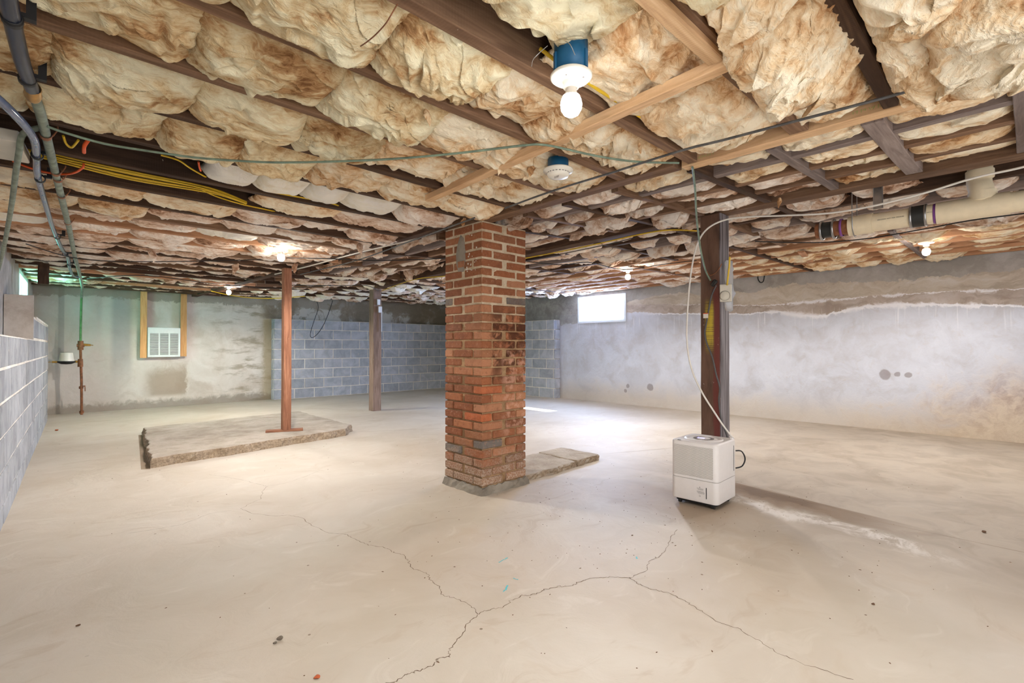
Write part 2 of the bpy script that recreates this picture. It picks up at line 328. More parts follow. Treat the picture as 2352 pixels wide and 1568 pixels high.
def brick_mat(key, stops, mort=0.25):
    g = G(key, 0.85, 0.2); p = g.pos(); r = g.rand(); z = g.sep(p)[2]
    off = g.vscale(g.comb(r, r, r), 9.0)
    m = g.noise(g.vadd(p, off), 9, 5, 0.65, 0.5); f = g.noise(p, 90, 4, 0.75)
    c = g.ramp(r, stops)
    c = g.mix(g.ma('MULTIPLY', g.ss(m, 0.5, 0.68), 0.35), c, srgb(112, 68, 50))
    c = g.mix(g.ma('MULTIPLY', g.ss(m, 0.44, 0.34), 0.25), c, srgb(176, 116, 88))
    f2 = g.noise(g.vadd(p, off), 38, 5, 0.7, 0.3)
    c = g.mix(g.ma('MULTIPLY', g.ss(f2, 0.54, 0.68), 0.42), c, srgb(186, 136, 108))
    c = g.mix(g.ma('MULTIPLY', g.ss(f2, 0.44, 0.34), 0.38), c, srgb(92, 56, 44))
    sm = g.noise(p, 24, 6, 0.78)
    c = g.mix(g.ma('MULTIPLY', g.ss(sm, 0.60, 0.68), 0.5), c, srgb(188, 170, 146))
    # salts and splashed mortar near the foot, brown seepage on the face towards the camera
    lo = g.ma('MULTIPLY', g.ss(g.ma('ADD', z, g.ma('MULTIPLY', m, -0.5)), 0.12, -0.16), 0.6)
    c = g.mix(lo, c, g.ramp(f, [(0.4, srgb(140, 112, 86)), (0.62, srgb(206, 196, 180))]))
    x, y, _ = g.sep(p)
    run = g.ma('MULTIPLY', g.ma('MULTIPLY', g.ss(g.ma('ADD', x, g.ma('MULTIPLY', m, 0.16)), 2.40, 2.46), g.ma('MULTIPLY', g.ss(z, 0.7, 0.95), g.ss(z, 1.42, 1.2))), g.ss(m, 0.38, 0.52))
    c = g.mix(g.ma('MULTIPLY', run, 0.85), c, srgb(70, 40, 26))
    pale = g.ma('MULTIPLY', g.ma('MULTIPLY', g.ss(x, 2.42, 2.5), g.ma('MULTIPLY', g.ss(z, 0.3, 0.5), g.ss(z, 1.1, 0.95))), g.ss(g.noise(p, 16, 4, 0.6), 0.45, 0.6))
    c = g.mix(g.ma('MULTIPLY', pale, 0.6), c, srgb(206, 160, 136))
    g.bump(g.ma('ADD', g.ma('ADD', g.ma('MULTIPLY', f, 0.5), m), g.ma('MULTIPLY', f2, 0.8)), 0.9, 0.007); M[key] = g.col(c)
brick_mat('brick', [(0.0, srgb(136, 84, 58)), (0.2, srgb(154, 96, 64)), (0.4, srgb(128, 82, 58)), (0.6, srgb(164, 104, 70)), (0.8, srgb(142, 92, 64)), (1.0, srgb(156, 108, 78))])
brick_mat('brick_pale', [(0.0, srgb(170, 110, 76)), (0.5, srgb(178, 126, 94)), (1.0, srgb(164, 112, 82))])
brick_mat('brick_grey', [(0.0, srgb(112, 104, 98)), (1.0, srgb(130, 122, 114))])
brick_mat('brick_orange', [(0.0, srgb(176, 98, 62)), (1.0, srgb(182, 108, 72))])
def col_mortar():
    g = G('column_mortar', 0.92, 0.1); p = g.pos(); x, y, z = g.sep(p); m = g.noise(p, 12, 5, 0.7); f = g.noise(p, 90, 4, 0.75)
    c = g.ramp(m, [(0.35, srgb(186, 166, 138)), (0.6, srgb(214, 198, 172))])
    low = g.ss(g.ma('ADD', z, g.ma('MULTIPLY', m, 0.3)), 1.55, 1.3)
    c = g.mix(g.ma('MULTIPLY', low, 0.85), c, g.ramp(m, [(0.35, srgb(124, 92, 60)), (0.6, srgb(168, 132, 92))]))
    g.bump(g.ma('ADD', m, f), 0.8, 0.006); M['column_mortar'] = g.col(c)
col_mortar()

plain('white_plastic', srgb(226, 222, 220), 0.45, var=0.02)
plain('porcelain', srgb(232, 228, 216), 0.3, var=0.02)
plain('heater_white', srgb(232, 234, 230), 0.4, var=0.03)
plain('heater_dark', srgb(120, 112, 106), 0.7)
plain('vinyl', srgb(226, 232, 240), 0.4, var=0.02)
plain('blue_box', srgb(24, 90, 130), 0.45, var=0.1)
plain('black', srgb(24, 24, 26), 0.5)
plain('black_hose', srgb(30, 38, 58), 0.3, var=0.2)
plain('blue_hose', srgb(92, 104, 130), 0.15, var=0.2, spec=0.8)
plain('grey_cord', srgb(78, 76, 76), 0.45)
plain('white_hose', srgb(220, 216, 208), 0.4, var=0.05)
plain('yellow', srgb(214, 178, 38), 0.45, var=0.1)
plain('orange', srgb(222, 92, 40), 0.45)
plain('green_pipe', srgb(126, 136, 120), 0.6, metal=0.2, var=0.35)
plain('green_cable', srgb(118, 136, 118), 0.6, var=0.3)
plain('green_pipe2', srgb(86, 128, 74), 0.5, var=0.3)
plain('rust', srgb(136, 88, 58), 0.7, metal=0.2, var=0.4)
plain('brass', srgb(176, 134, 66), 0.35, metal=0.8, var=0.2)
plain('steel', srgb(170, 170, 170), 0.3, metal=0.9, var=0.15)
plain('cable_grey', srgb(92, 92, 92), 0.5, metal=0.3, var=0.4)
plain('pvc', srgb(222, 208, 178), 0.45, var=0.05)
plain('purple', srgb(124, 70, 140), 0.5)
plain('rubber', srgb(40, 40, 38), 0.5)
plain('crack', srgb(104, 84, 64), 0.9)
plain('seam', srgb(150, 132, 112), 0.9)
plain('turquoise', srgb(84, 176, 184), 0.6)
plain('beige_metal', srgb(206, 200, 186), 0.5, var=0.04)
plain('ink', srgb(64, 60, 56), 0.7)
plain('ink_green', srgb(178, 188, 116), 0.7)
plain('debris', srgb(104, 76, 54), 0.9, var=0.3)
plain('leaf_orange', srgb(186, 92, 50), 0.8)
plain('stone', srgb(116, 106, 94), 0.9, var=0.3)
plain('grey_print', srgb(120, 116, 114), 0.7)
plain('tag_white', srgb(222, 214, 202), 0.6, var=0.03)
plain('foil', srgb(206, 208, 214), 0.18, metal=0.6, var=0.1)
plain('bulb_near', (1.0, 0.97, 0.93), 0.4, emit=38.0, var=0.0)
plain('bulb_far', (1.0, 0.95, 0.89), 0.4, emit=120.0, var=0.0)
plain('display', (0.35, 0.3, 1.0), 0.4, emit=2.2, var=0.0)
def pane(key, tint):
    g = G(key, 0.05, 0.5); t = g.n.new('ShaderNodeBsdfTransparent'); t.inputs[0].default_value = (*tint, 1)
    gl = g.n.new('ShaderNodeBsdfGlossy'); gl.inputs['Roughness'].default_value = 0.05
    mx = g.n.new('ShaderNodeMixShader'); mx.inputs[0].default_value = 0.06
    g.l.new(t.outputs[0], mx.inputs[1]); g.l.new(gl.outputs[0], mx.inputs[2]); g.l.new(mx.outputs[0], g.n['Material Output'].inputs[0]); M[key] = g.m
pane('glass', (0.95, 0.98, 1.0)); pane('glass_green_light', (0.55, 0.92, 0.82))  # left panes tinted green to stand in for foliage-coloured daylight
g = G('plastic_film', 0.12, 0.8); g.b.inputs['Transmission Weight'].default_value = 0.7; g.b.inputs['IOR'].default_value = 1.3
g.bump(g.noise(g.pos(), 70, 3, 0.7), 0.8, 0.005); M['film'] = g.col((0.9, 0.92, 0.95))
# perforated grille of the dehumidifier: fine round holes in a staggered grid
g = G('grille', 0.5, 0.3); x, y, z = g.sep(g.tc())
P_ = 0.0062
row = g.ma('FLOOR', g.ma('DIVIDE', z, P_ * 0.87))
yy = g.ma('ADD', g.ma('DIVIDE', y, P_), g.ma('MULTIPLY', row, 0.5))
fy = g.ma('SUBTRACT', g.ma('FRACT', yy), 0.5); fz = g.ma('SUBTRACT', g.ma('FRACT', g.ma('DIVIDE', z, P_ * 0.87)), 0.5)
rr = g.ma('SQRT', g.ma('ADD', g.ma('MULTIPLY', fy, fy), g.ma('MULTIPLY', fz, fz)))
hole = g.ss(rr, 0.34, 0.24)
g.bump(g.ma('SUBTRACT', 1.0, hole), 0.6, 0.002); M['grille'] = g.col(g.mix(hole, srgb(222, 218, 214), srgb(120, 114, 108)))

# ------------------------------------------------------------------ mesh helpers
class MB:
    def __init__(s): s.v = []; s.f = []; s.sm = []
    def add(s, vs, fs, smooth=False):
        o = len(s.v); s.v += [tuple(v) for v in vs]; s.f += [tuple(i + o for i in f) for f in fs]; s.sm += [smooth] * len(fs); return s
    def box(s, c, d, ch=0.0, mat=None):
        cx, cy, cz = c; hx, hy, hz = d[0]/2, d[1]/2, d[2]/2
        if ch <= 0:
            V = [(x, y, z) for x in (-hx, hx) for y in (-hy, hy) for z in (-hz, hz)]
            F = [(0,1,3,2),(4,6,7,5),(0,4,5,1),(2,3,7,6),(0,2,6,4),(1,5,7,3)]
        else:
            V = []
            for x in (-1, 1):
                for y in (-1, 1):
                    for z in (-1, 1):
                        V += [(x*(hx-ch), y*(hy-ch), z*hz), (x*(hx-ch), y*hy, z*(hz-ch)), (x*hx, y*(hy-ch), z*(hz-ch))]
            bm = bmesh.new(); [bm.verts.new(v) for v in V]; bmesh.ops.convex_hull(bm, input=bm.verts)
            bmesh.ops.dissolve_limit(bm, angle_limit=0.01, verts=bm.verts, edges=bm.edges)
            bm.verts.index_update(); V = [tuple(v.co) for v in bm.verts]; F = [tuple(v.index for v in f.verts) for f in bm.faces]; bm.free()
        if mat is not None: V = [tuple(mat @ Vector(v)) for v in V]
        return s.add([(x+cx, y+cy, z+cz) for x, y, z in V], F)
    def cyl(s, p0, p1, r0, r1=None, n=16, cap=True, smooth=True):
        r1 = r0 if r1 is None else r1
        p0, p1 = Vector(p0), Vector(p1); q = (p1 - p0).to_track_quat('Z', 'Y').to_matrix()
        V = []
        for p, r in ((p0, r0), (p1, r1)):
            for k in range(n):
                a = 2*PI*k/n; V.append(p + q @ Vector((r*math.cos(a), r*math.sin(a), 0)))
        s.add(V, [(k, (k+1) % n, n + (k+1) % n, n + k) for k in range(n)], smooth)
        if cap: s.add(V[:n], [tuple(range(n-1, -1, -1))]); s.add(V[n:], [tuple(range(n))])
        return s
    def lathe(s, c, prof, n=32, axis='Z', smooth=True):
        V = []; q = {'Z': Matrix.Identity(3), 'X': Matrix.Rotation(PI/2, 3, 'Y'), 'Y': Matrix.Rotation(-PI/2, 3, 'X')}[axis]
        for r, h in prof:
            for k in range(n):
                a = 2*PI*k/n; V.append(Vector(c) + q @ Vector((max(r, 1e-4)*math.cos(a), max(r, 1e-4)*math.sin(a), h)))
        F = [(j*n + k, j*n + (k+1) % n, (j+1)*n + (k+1) % n, (j+1)*n + k) for j in range(len(prof)-1) for k in range(n)]
        return s.add(V, F, smooth)
    def tube(s, pts, r, n=8, sub=6, closed=False):
        P = [Vector(p) for p in pts]
        if sub > 1 and len(P) > 2:
            Q = []
            for i in range(len(P) - 1):
                a = P[max(i-1, 0)]; b = P[i]; c = P[i+1]; d = P[min(i+2, len(P)-1)]
                for k in range(sub):
                    t = k / sub
                    Q.append(0.5*((2*b) + (c-a)*t + (2*a-5*b+4*c-d)*t*t + (3*b-a-3*c+d)*t**3))
            Q.append(P[-1]); P = Q
        V = []; nrm = None
        for i, p in enumerate(P):
            t = (P[min(i+1, len(P)-1)] - P[max(i-1, 0)]).normalized()
            if nrm is None: nrm = t.orthogonal().normalized()
            else:
                nrm = (nrm - t * nrm.dot(t))
                nrm = nrm.normalized() if nrm.length > 1e-6 else t.orthogonal().normalized()
            b = t.cross(nrm)
            for k in range(n):
                a = 2*PI*k/n; V.append(p + (nrm*math.cos(a) + b*math.sin(a))*r)
        F = [(i*n + k, i*n + (k+1) % n, (i+1)*n + (k+1) % n, (i+1)*n + k) for i in range(len(P)-1) for k in range(n)]
        s.add(V, F, True); s.add(V[:n], [tuple(range(n-1, -1, -1))]); s.add(V[-n:], [tuple(range(n))])
        return s
    def build(s, name, mat, parent=None, loc=None, rot=None):
        me = bpy.data.meshes.new(name); me.from_pydata(s.v, [], s.f); me.update()
        me.polygons.foreach_set('use_smooth', s.sm)
        me.materials.append(M[mat] if isinstance(mat, str) else mat)
        return put(name, me, parent, loc, rot)
def put(name, me, parent=None, loc=None, rot=None):
    o = bpy.data.objects.new(name, me); C.objects.link(o)
    if parent is not None: o.parent = parent
    if loc is not None: o.location = loc
    if rot is not None: o.rotation_euler = rot
    return o
def tag(o, label=None, cat=None, group=None, kind=None):
    if label: o['label'] = label
    if cat: o['category'] = cat
    if group: o['group'] = group
    if kind: o['kind'] = kind
    return o
def thing(name, loc, label, cat, group=None, rz=0):
    o = bpy.data.objects.new(name, None); o.empty_display_size = 0.05; C.objects.link(o)
    o.location = loc; o.rotation_euler = (0, 0, rz); return tag(o, label, cat, group)
def beam(name, p0, p1, w, h, mat, parent=None, ch=0.003, jit=0.0):
    """timber whose bottom centre line runs p0 -> p1; local X is the grain"""
    p0, p1 = Vector(p0), Vector(p1); d = p1 - p0; L = d.length
    n = max(1, int(L / 0.35)) if jit else 1
    V = []; F = []
    for i in range(n + 1):
        x = L * i / n; jy = rnd.uniform(-jit, jit); jz = rnd.uniform(-jit, jit)
        V += [(x, -w/2 + ch + jy, jz), (x, -w/2 + jy, ch + jz), (x, -w/2 + jy, h), (x, w/2 + jy, h), (x, w/2 + jy, ch + jz), (x, w/2 - ch + jy, jz)]
    for i in range(n):
        for k in range(6): F.append((i*6 + k, i*6 + (k+1) % 6, (i+1)*6 + (k+1) % 6, (i+1)*6 + k))
    F.append(tuple(range(6))[::-1][::-1]); F.append(tuple(range(n*6 + 5, n*6 - 1, -1)))
    mb = MB(); mb.add(V, F)
    o = mb.build(name, mat, parent); o.location = p0
    o.rotation_euler = (0, -math.atan2(d.z, math.hypot(d.x, d.y)), math.atan2(d.y, d.x)); return o
def post(name, cx, cy, z0, z1, sx, sy, mat, parent=None, jit=0.002, rz=0.0):
    n = 8; V = []; F = []; ch = 0.005
    for i in range(n + 1):
        x = (z1 - z0) * i / n; jy = rnd.uniform(-jit, jit); jz = rnd.uniform(-jit, jit)
        for a, b in ((-1, -1), (1, -1), (1, 1), (-1, 1)):
            V += ([(x, a*(sx/2-ch)+jy, b*sy/2+jz), (x, a*sx/2+jy, b*(sy/2-ch)+jz)] if a*b < 0 else [(x, a*sx/2+jy, b*(sy/2-ch)+jz), (x, a*(sx/2-ch)+jy, b*sy/2+jz)])
    # local X = height (grain), local Y -> world X, local Z -> world Y
    for i in range(n):
        for k in range(8): F.append((i*8 + k, i*8 + (k+1) % 8, (i+1)*8 + (k+1) % 8, (i+1)*8 + k))
    F.append(tuple(range(7, -1, -1))); F.append(tuple(range(n*8, n*8+8)))
    mb = MB(); mb.add(V, F); o = mb.build(name, mat, parent)
    m = Matrix(((0, math.cos(rz), -math.sin(rz), 0), (0, math.sin(rz), math.cos(rz), 0), (1, 0, 0, 0), (0, 0, 0, 1)))
    loc, q, s_ = m.decompose()
    o.rotation_euler = q.to_euler(); o.location = (cx, cy, z0); return o

# ------------------------------------------------------------------ vectorised noise
_rs = np.random.RandomState(3); _perm = _rs.permutation(256); _perm = np.concatenate([_perm, _perm, _perm]).astype(np.int32)
_gr = _rs.normal(size=(256, 3)); _gr /= np.linalg.norm(_gr, axis=1)[:, None]; _gr = _gr.astype(np.float32)
def perlin(P):
    P = P.astype(np.float32); I = np.floor(P).astype(np.int32); Fr = P - I; I &= 255
    u = Fr*Fr*Fr*(Fr*(Fr*6-15)+10); out = 0
    for dx in (0, 1):
        wx = u[:, 0] if dx else 1-u[:, 0]
        for dy in (0, 1):
            wy = u[:, 1] if dy else 1-u[:, 1]
            for dz in (0, 1):
                wz = u[:, 2] if dz else 1-u[:, 2]
                h = _perm[_perm[_perm[(I[:, 0]+dx) & 255] + ((I[:, 1]+dy) & 255)] + ((I[:, 2]+dz) & 255)]
                g_ = _gr[h]
                out = out + wx*wy*wz*(g_[:, 0]*(Fr[:, 0]-dx) + g_[:, 1]*(Fr[:, 1]-dy) + g_[:, 2]*(Fr[:, 2]-dz))
    return out
def fbm(P, oct=3, gain=0.5):
    a = 1.0; s_ = 0
    for k in range(oct): s_ = s_ + a*perlin(P*(2.03**k) + 17.3*k); a *= gain
    return s_
def ridged(P, oct=3):
    a = 1.0; s_ = 0
    for k in range(oct): s_ = s_ + a*(1 - 2.4*np.abs(perlin(P*(2.1**k) + 9.1*k))); a *= 0.5
    return s_

def batt_mesh(name, L, W, bulge, n_u, n_v, seed, mat, folds=1.0, pillows=1, droop=0.5, rag=1.0, ang=0.0):
    """a sagging mat of glass wool, L along x, W along y, z = 0 at the joist undersides, hanging down"""
    r = np.random.RandomState(seed)
    u, v = np.meshgrid(np.linspace(0, 1, n_u), np.linspace(0, 1, n_v), indexing='ij'); u = u.ravel(); v = v.ravel()
    cu = 2*u - 1; cv = 2*v - 1; cs = 2*v**(1.0 + 0.75*abs(droop)) - 1
    pv = np.clip(1 - np.abs(cs)**2.3, 0, 1)**0.74
    if pillows > 1:
        br = np.sort(np.concatenate([[0, 1], (np.arange(1, pillows) + r.uniform(-0.22, 0.22, pillows-1))/pillows])); pu = np.zeros_like(u)
        for a, b in zip(br[:-1], br[1:]):
            m = (u >= a) & (u <= b); t = (u[m]-a)/(b-a)*2 - 1; pu[m] = np.maximum(0.0, 1 - np.abs(t)**2.6)**0.6 * (0.6 + 0.4*r.rand())
        edge = np.clip(1 - np.abs(cu)**12, 0, 1)**0.5; pu = np.maximum(pu, 0.55)*edge
    else: pu = np.clip(1 - np.abs(cu)**5.0, 0, 1)**0.55
    prof = pu*pv
    P = np.stack([u*L, v*W, np.zeros_like(u)], 1)
    up = 0.055 if n_u > 100 and pillows == 1 else 0.075
    slope = (1 + droop*cv*(1 if r.rand() < 0.78 else -1)*0.8)*(1 + 0.5*cu*r.uniform(-1, 1))
    z = up - (up + bulge*slope)*prof
    ca, sa = math.cos(ang), math.sin(ang)
    Q = np.stack([(P[:, 0]*ca + P[:, 1]*sa), (-P[:, 0]*sa + P[:, 1]*ca), z], 1) + seed*3.71
    An = Q*np.array([[2.2, 8.5, 7.0]])
    wq = np.stack([fbm(Q*3.5 + 5, 2), fbm(Q*3.5 + 31, 2), fbm(Q*3.5 + 77, 2)], 1)
    w = An + 1.5*wq
    big = fbm(Q*3.4 + 0.5*wq, 2); rid = ridged(w*0.9 + 13, 3)
    sheet = perlin(w*0.8 + 50)*3.0; sheet = sheet - np.floor(sheet)            # stepped edges of peeled layers
    lay = np.where(sheet < 0.82, sheet/0.82, (1 - sheet)/0.18)
    amp = 0.35 + 0.65*prof
    z = z - folds*(0.038*big + 0.017*rid + 0.021*lay)*amp
    wig = np.stack([fbm(w*1.2 + 3, 2), fbm(w*1.2 + 43, 2)], 1)
    P[:, 0] = (P[:, 0] - L/2) + 0.022*folds*wig[:, 0]
    P[:, 1] = (P[:, 1] - W/2)*(1 + 0.03*prof) + 0.026*folds*wig[:, 1]*(0.4 + 0.6*pv) + 0.022*folds*(lay - 0.5)*pv
    if n_u > 40:
        fi = perlin(Q*np.array([[18, 60, 40]]) + 3*wq); fj = perlin(Q*np.array([[40, 130, 90]]) + 4*wq)
        z = z + amp*folds*(0.0055*fi + 0.0026*fj)
        P[:, 0] += 0.006*fj*rag; P[:, 1] += 0.008*fi*rag
    # torn fringes that hang from the long edges
    fr = np.clip(perlin(np.stack([u*L*13 + seed, cv*1.5, np.zeros_like(u) + seed*0.7], 1)) - 0.12, 0, 1)
    z = z - rag*fr*0.10*np.exp(-((np.abs(cv) - 0.86)/0.10)**2)*np.clip(1.2 - np.abs(cu)**6, 0, 1)
    P[:, 2] = z
    paleness = np.clip(2.2*fr*np.exp(-((np.abs(cv) - 0.86)/0.16)**2) + 1.4*np.clip(rid, 0, 1)*prof*0.5 + 0.6*np.clip(cv - 0.5, 0, 1), 0, 1)  # paler on fringes, raised folds and towards one long edge
    V = P.tolist()
    idx = np.arange(n_u*n_v).reshape(n_u, n_v)
    a, b, c, d = idx[:-1, :-1].ravel(), idx[1:, :-1].ravel(), idx[1:, 1:].ravel(), idx[:-1, 1:].ravel()
    ring = list(idx[:, 0]) + list(idx[-1, 1:]) + list(idx[:-1, -1][::-1]) + list(idx[0, 1:-1][::-1])
    Fc = np.stack([a, d, c, b], 1).tolist(); Fc.append([int(i) for i in ring])
    me = bpy.data.meshes.new(name); me.from_pydata(V, [], Fc); me.update()
    sm = np.ones(len(Fc), bool); sm[-1] = False
    me.polygons.foreach_set('use_smooth', sm)
    at = me.attributes.new('paleness', 'FLOAT', 'POINT'); at.data.foreach_set('value', paleness.astype(np.float32))
    me.materials.append(M[mat]); return me

# ------------------------------------------------------------------ structure
WL = lambda y: -0.16 + 0.0423*(y - 4)          # line of the low block wall at the left
def zc(x): return 1.95 if x <= 2.35 else (1.95 + (x-2.35)/1.2*0.07 if x < 3.55 else 2.02 + (x-3.55)/4.15*0.07)
FRONT, BACK, RIGHT = -3.0, 10.42, 7.72

fb = MB(); fb.box((3.6, 3.7, -0.06), (9.4, 14.6, 0.12)); floor = tag(fb.build('floor', 'floor'), kind='structure')
# fine cracks and joints in the slab
def ribbon(name, pts, w, mat, jag=0.006, sub=7):
    r = random.Random(len(pts)*13 + int(abs(pts[0][0])*100)); Q = []
    for a, b in zip(pts[:-1], pts[1:]):
        for k in range(sub):
            t = k/sub; Q.append((a[0] + (b[0]-a[0])*t + r.uniform(-jag, jag), a[1] + (b[1]-a[1])*t + r.uniform(-jag, jag)))
    Q.append((pts[-1][0], pts[-1][1])); V = []; F = []
    for i, q in enumerate(Q):
        a = Q[max(i-1, 0)]; b = Q[min(i+1, len(Q)-1)]; dx, dy = b[0]-a[0], b[1]-a[1]; l = math.hypot(dx, dy) or 1
        ww = w*r.uniform(0.35, 1.0)/2
        for s_ in (-1, 1): V.append((q[0] - s_*dy/l*ww, q[1] + s_*dx/l*ww, 0.0006))
    for i in range(len(Q)-1): F.append((2*i, 2*i+1, 2*i+3, 2*i+2)[::-1])
    mb = MB(); mb.add(V, F); return mb.build(name, mat, floor)
crk = [
 ([(0.944,3.518,0.000),(0.976,3.361,0.000),(1.061,3.224,0.000),(1.119,3.190,0.000),(1.166,3.081,0.000),(1.162,2.911,0.000),(1.181,2.724,0.000),(1.244,2.645,0.000),(1.246,2.523,0.000),(1.264,2.409,0.000),(1.306,2.338,0.000),(1.309,2.251,0.000),(1.331,2.186,0.000),(1.313,2.105,0.000),(1.279,2.019,0.000),(1.305,1.931,0.000),(1.273,1.862,0.000),(1.267,1.784,0.000),(1.235,1.720,0.000),(1.256,1.656,0.000),(1.270,1.570,0.000),(1.249,1.495,0.000)], 0.0035),
 ([(1.249,1.495,0.000),(1.176,1.469,0.000),(1.103,1.423,0.000),(1.035,1.392,0.000),(1.007,1.359,0.000),(0.971,1.374,0.000),(0.938,1.356,0.000),(0.893,1.369,0.000),(0.855,1.379,0.000),(0.812,1.378,0.000),(0.750,1.393,0.000)], 0.0045),
 ([(1.249,1.495,0.000),(1.287,1.495,0.000),(1.345,1.466,0.000),(1.418,1.481,0.000),(1.474,1.476,0.000),(1.522,1.446,0.000),(1.586,1.447,0.000),(1.644,1.423,0.000),(1.691,1.388,0.000),(1.745,1.387,0.000),(1.828,1.365,0.000),(1.883,1.318,0.000),(1.940,1.251,0.000)], 0.004),
 ([(1.940,1.251,0.000),(2.072,1.239,0.000),(2.161,1.285,0.000),(2.234,1.277,0.000),(2.334,1.290,0.000),(2.514,1.358,0.000),(2.649,1.390,0.000)], 0.003),
 ([(1.940,1.251,0.000),(1.919,1.191,0.000),(1.918,1.128,0.000),(1.944,1.056,0.000),(1.933,0.992,0.000),(1.913,0.926,0.000),(1.874,0.836,0.000),(1.889,0.749,0.000),(1.860,0.671,0.000),(1.835,0.591,0.000),(1.833,0.498,0.000),(1.860,0.383,0.000)], 0.0035),
 ([(0.944,3.518,0.000),(1.022,3.602,0.000),(1.103,3.655,0.000),(1.179,3.852,0.000),(1.237,3.951,0.000),(1.222,4.030,0.000),(1.162,4.256,0.000),(1.092,4.467,0.000),(1.007,4.642,0.000)], 0.0025),
 ([(0.375,3.497,0.000),(0.514,3.465,0.000),(0.615,3.456,0.000),(0.771,3.558,0.000),(0.894,3.531,0.000)], 0.0025),
 ([(1.237,3.951,0.000),(1.387,3.955,0.000),(1.548,4.030,0.000),(1.723,4.152,0.000)], 0.002),
]
for pts, w in crk: ribbon('crack', pts, w, 'crack')
ribbon('joint', [(3.62, -1.0), (3.64, 0.6), (3.80, 1.05), (3.93, 1.6), (4.05, 2.3)], 0.006, 'seam', jag=0.004, sub=12)
ribbon('joint', [(2.2, 6.2), (3.0, 5.6), (3.75, 5.2)], 0.008, 'seam', jag=0.004)
ribbon('joint', [(2.4, 10.2), (3.2, 8.7), (3.85, 7.55)], 0.008, 'seam', jag=0.004)
ribbon('joint', [(3.8, 2.95), (4.6, 2.6), (5.3, 2.3)], 0.006, 'seam', jag=0.004)

deck = MB(); deck.box((3.55, 3.7, 2.30), (8.85, 14.4, 0.04)); ceiling = tag(deck.build('ceiling', 'deck'), kind='structure')
# front, right, back, left shells
mb = MB(); mb.box((3.7, FRONT-0.1, 1.14), (9.4, 0.2, 2.3)); tag(mb.build('wall_front', 'plaster_right'), kind='structure')
wy0, wy1, wz0, wz1 = 5.03, 6.14, 1.51, 2.03
mb = MB()
mb.box((RIGHT+0.13, (FRONT+wy0)/2, 1.14), (0.26, wy0-FRONT, 2.3)); mb.box((RIGHT+0.13, (BACK+0.2+wy1)/2, 1.14), (0.26, BACK+0.2-wy1, 2.3))
mb.box((RIGHT+0.13, (wy0+wy1)/2, wz0/2-0.005), (0.26, wy1-wy0, wz0+0.01)); mb.box((RIGHT+0.13, (wy0+wy1)/2, (wz1+2.29)/2), (0.26, wy1-wy0, 2.29-wz1))
wall_right = tag(mb.build('wall_right', 'plaster_right'), kind='structure')
mb = MB(); mb.box((3.7, BACK+0.1, 1.14), (9.0, 0.2, 2.3)); wall_back = tag(mb.build('wall_back', 'plaster_back'), kind='structure')
# left wall: follows the slightly turned line of the low block wall, window opening between y 8.15 and 9.5
ang = math.atan(0.0423)
def leftbox(m, y0, y1, off0, off1, z0, z1):
    V = []
    for y in (y0, y1):
        for off in (off0, off1):
            for z in (z0, z1): V.append((WL(y)+off, y, z))
    m.add(V, [(0,1,3,2),(4,6,7,5),(0,4,5,1),(2,3,7,6),(0,2,6,4),(1,5,7,3)])
mb = MB(); leftbox(mb, FRONT, 8.15, -0.45, -0.2, 0, 2.29); leftbox(mb, 9.5, BACK, -0.45, -0.2, 0, 2.29)
leftbox(mb, 8.15, 9.5, -0.45, -0.2, 0, 1.5); leftbox(mb, 8.15, 9.5, -0.45, -0.2, 1.97, 2.29)
wall_left = tag(mb.build('wall_left', 'plaster_left'), kind='structure')

# concrete blocks --------------------------------------------------------------
def chamfer_mesh(name, d, ch, mat, seed=0, jit=0.0):
    m = MB(); m.box((0,0,0), d, ch); r = random.Random(seed)
    if jit: m.v = [tuple(c + r.uniform(-jit, jit) for c in v) for v in m.v]
    me = bpy.data.meshes.new(name); me.from_pydata(m.v, [], m.f); me.update(); me.materials.append(M[mat]); return me
BL, BH = 0.4, 0.2
blk = [chamfer_mesh('concrete_block', (BL-0.015, 0.08, BH-0.015), 0.004, 'block', k, 0.0012) for k in range(3)]
blkl = [chamfer_mesh('concrete_block', (BL-0.018, 0.08, BH-0.018), 0.004, 'block_left', 10+k, 0.0012) for k in range(3)]
def cut_block(w, mat, key, cache={}):
    k = (round(w, 2), mat, key)
    if k not in cache: cache[k] = chamfer_mesh('concrete_block', (w-0.012, 0.08, BH-0.012), 0.005, mat, 5, 0.001)
    return cache[k]
def block_run(parent, A, B, nrm, z0, z1, meshes, mat, nb):
    """blocks on the line A->B, faces proud of the mortar bed by ~4 mm"""
    A, B = Vector(A), Vector(B); L = (B-A).length; d = (B-A)/L; rz = math.atan2(d.y, d.x); nrm = Vector(nrm)
    rows = int(round((z1-z0)/BH)); n = 0
    for r in range(rows):
        h = z0 + (r+0.5)*BH; s = 0.0; first = True
        while s < L - 0.03:
            w = BL*0.5 if (first and r % 2) else BL
            w = min(w, L - s); first = False
            me = meshes[n % 3] if abs(w-BL) < 0.01 else cut_block(w, mat, 0)
            p = A + d*(s + w/2) - nrm*(0.04 - rnd.uniform(0.0, 0.004))
            put('concrete_block', me, parent, (p.x, p.y, h), (0, 0, rz)); s += w; n += 1
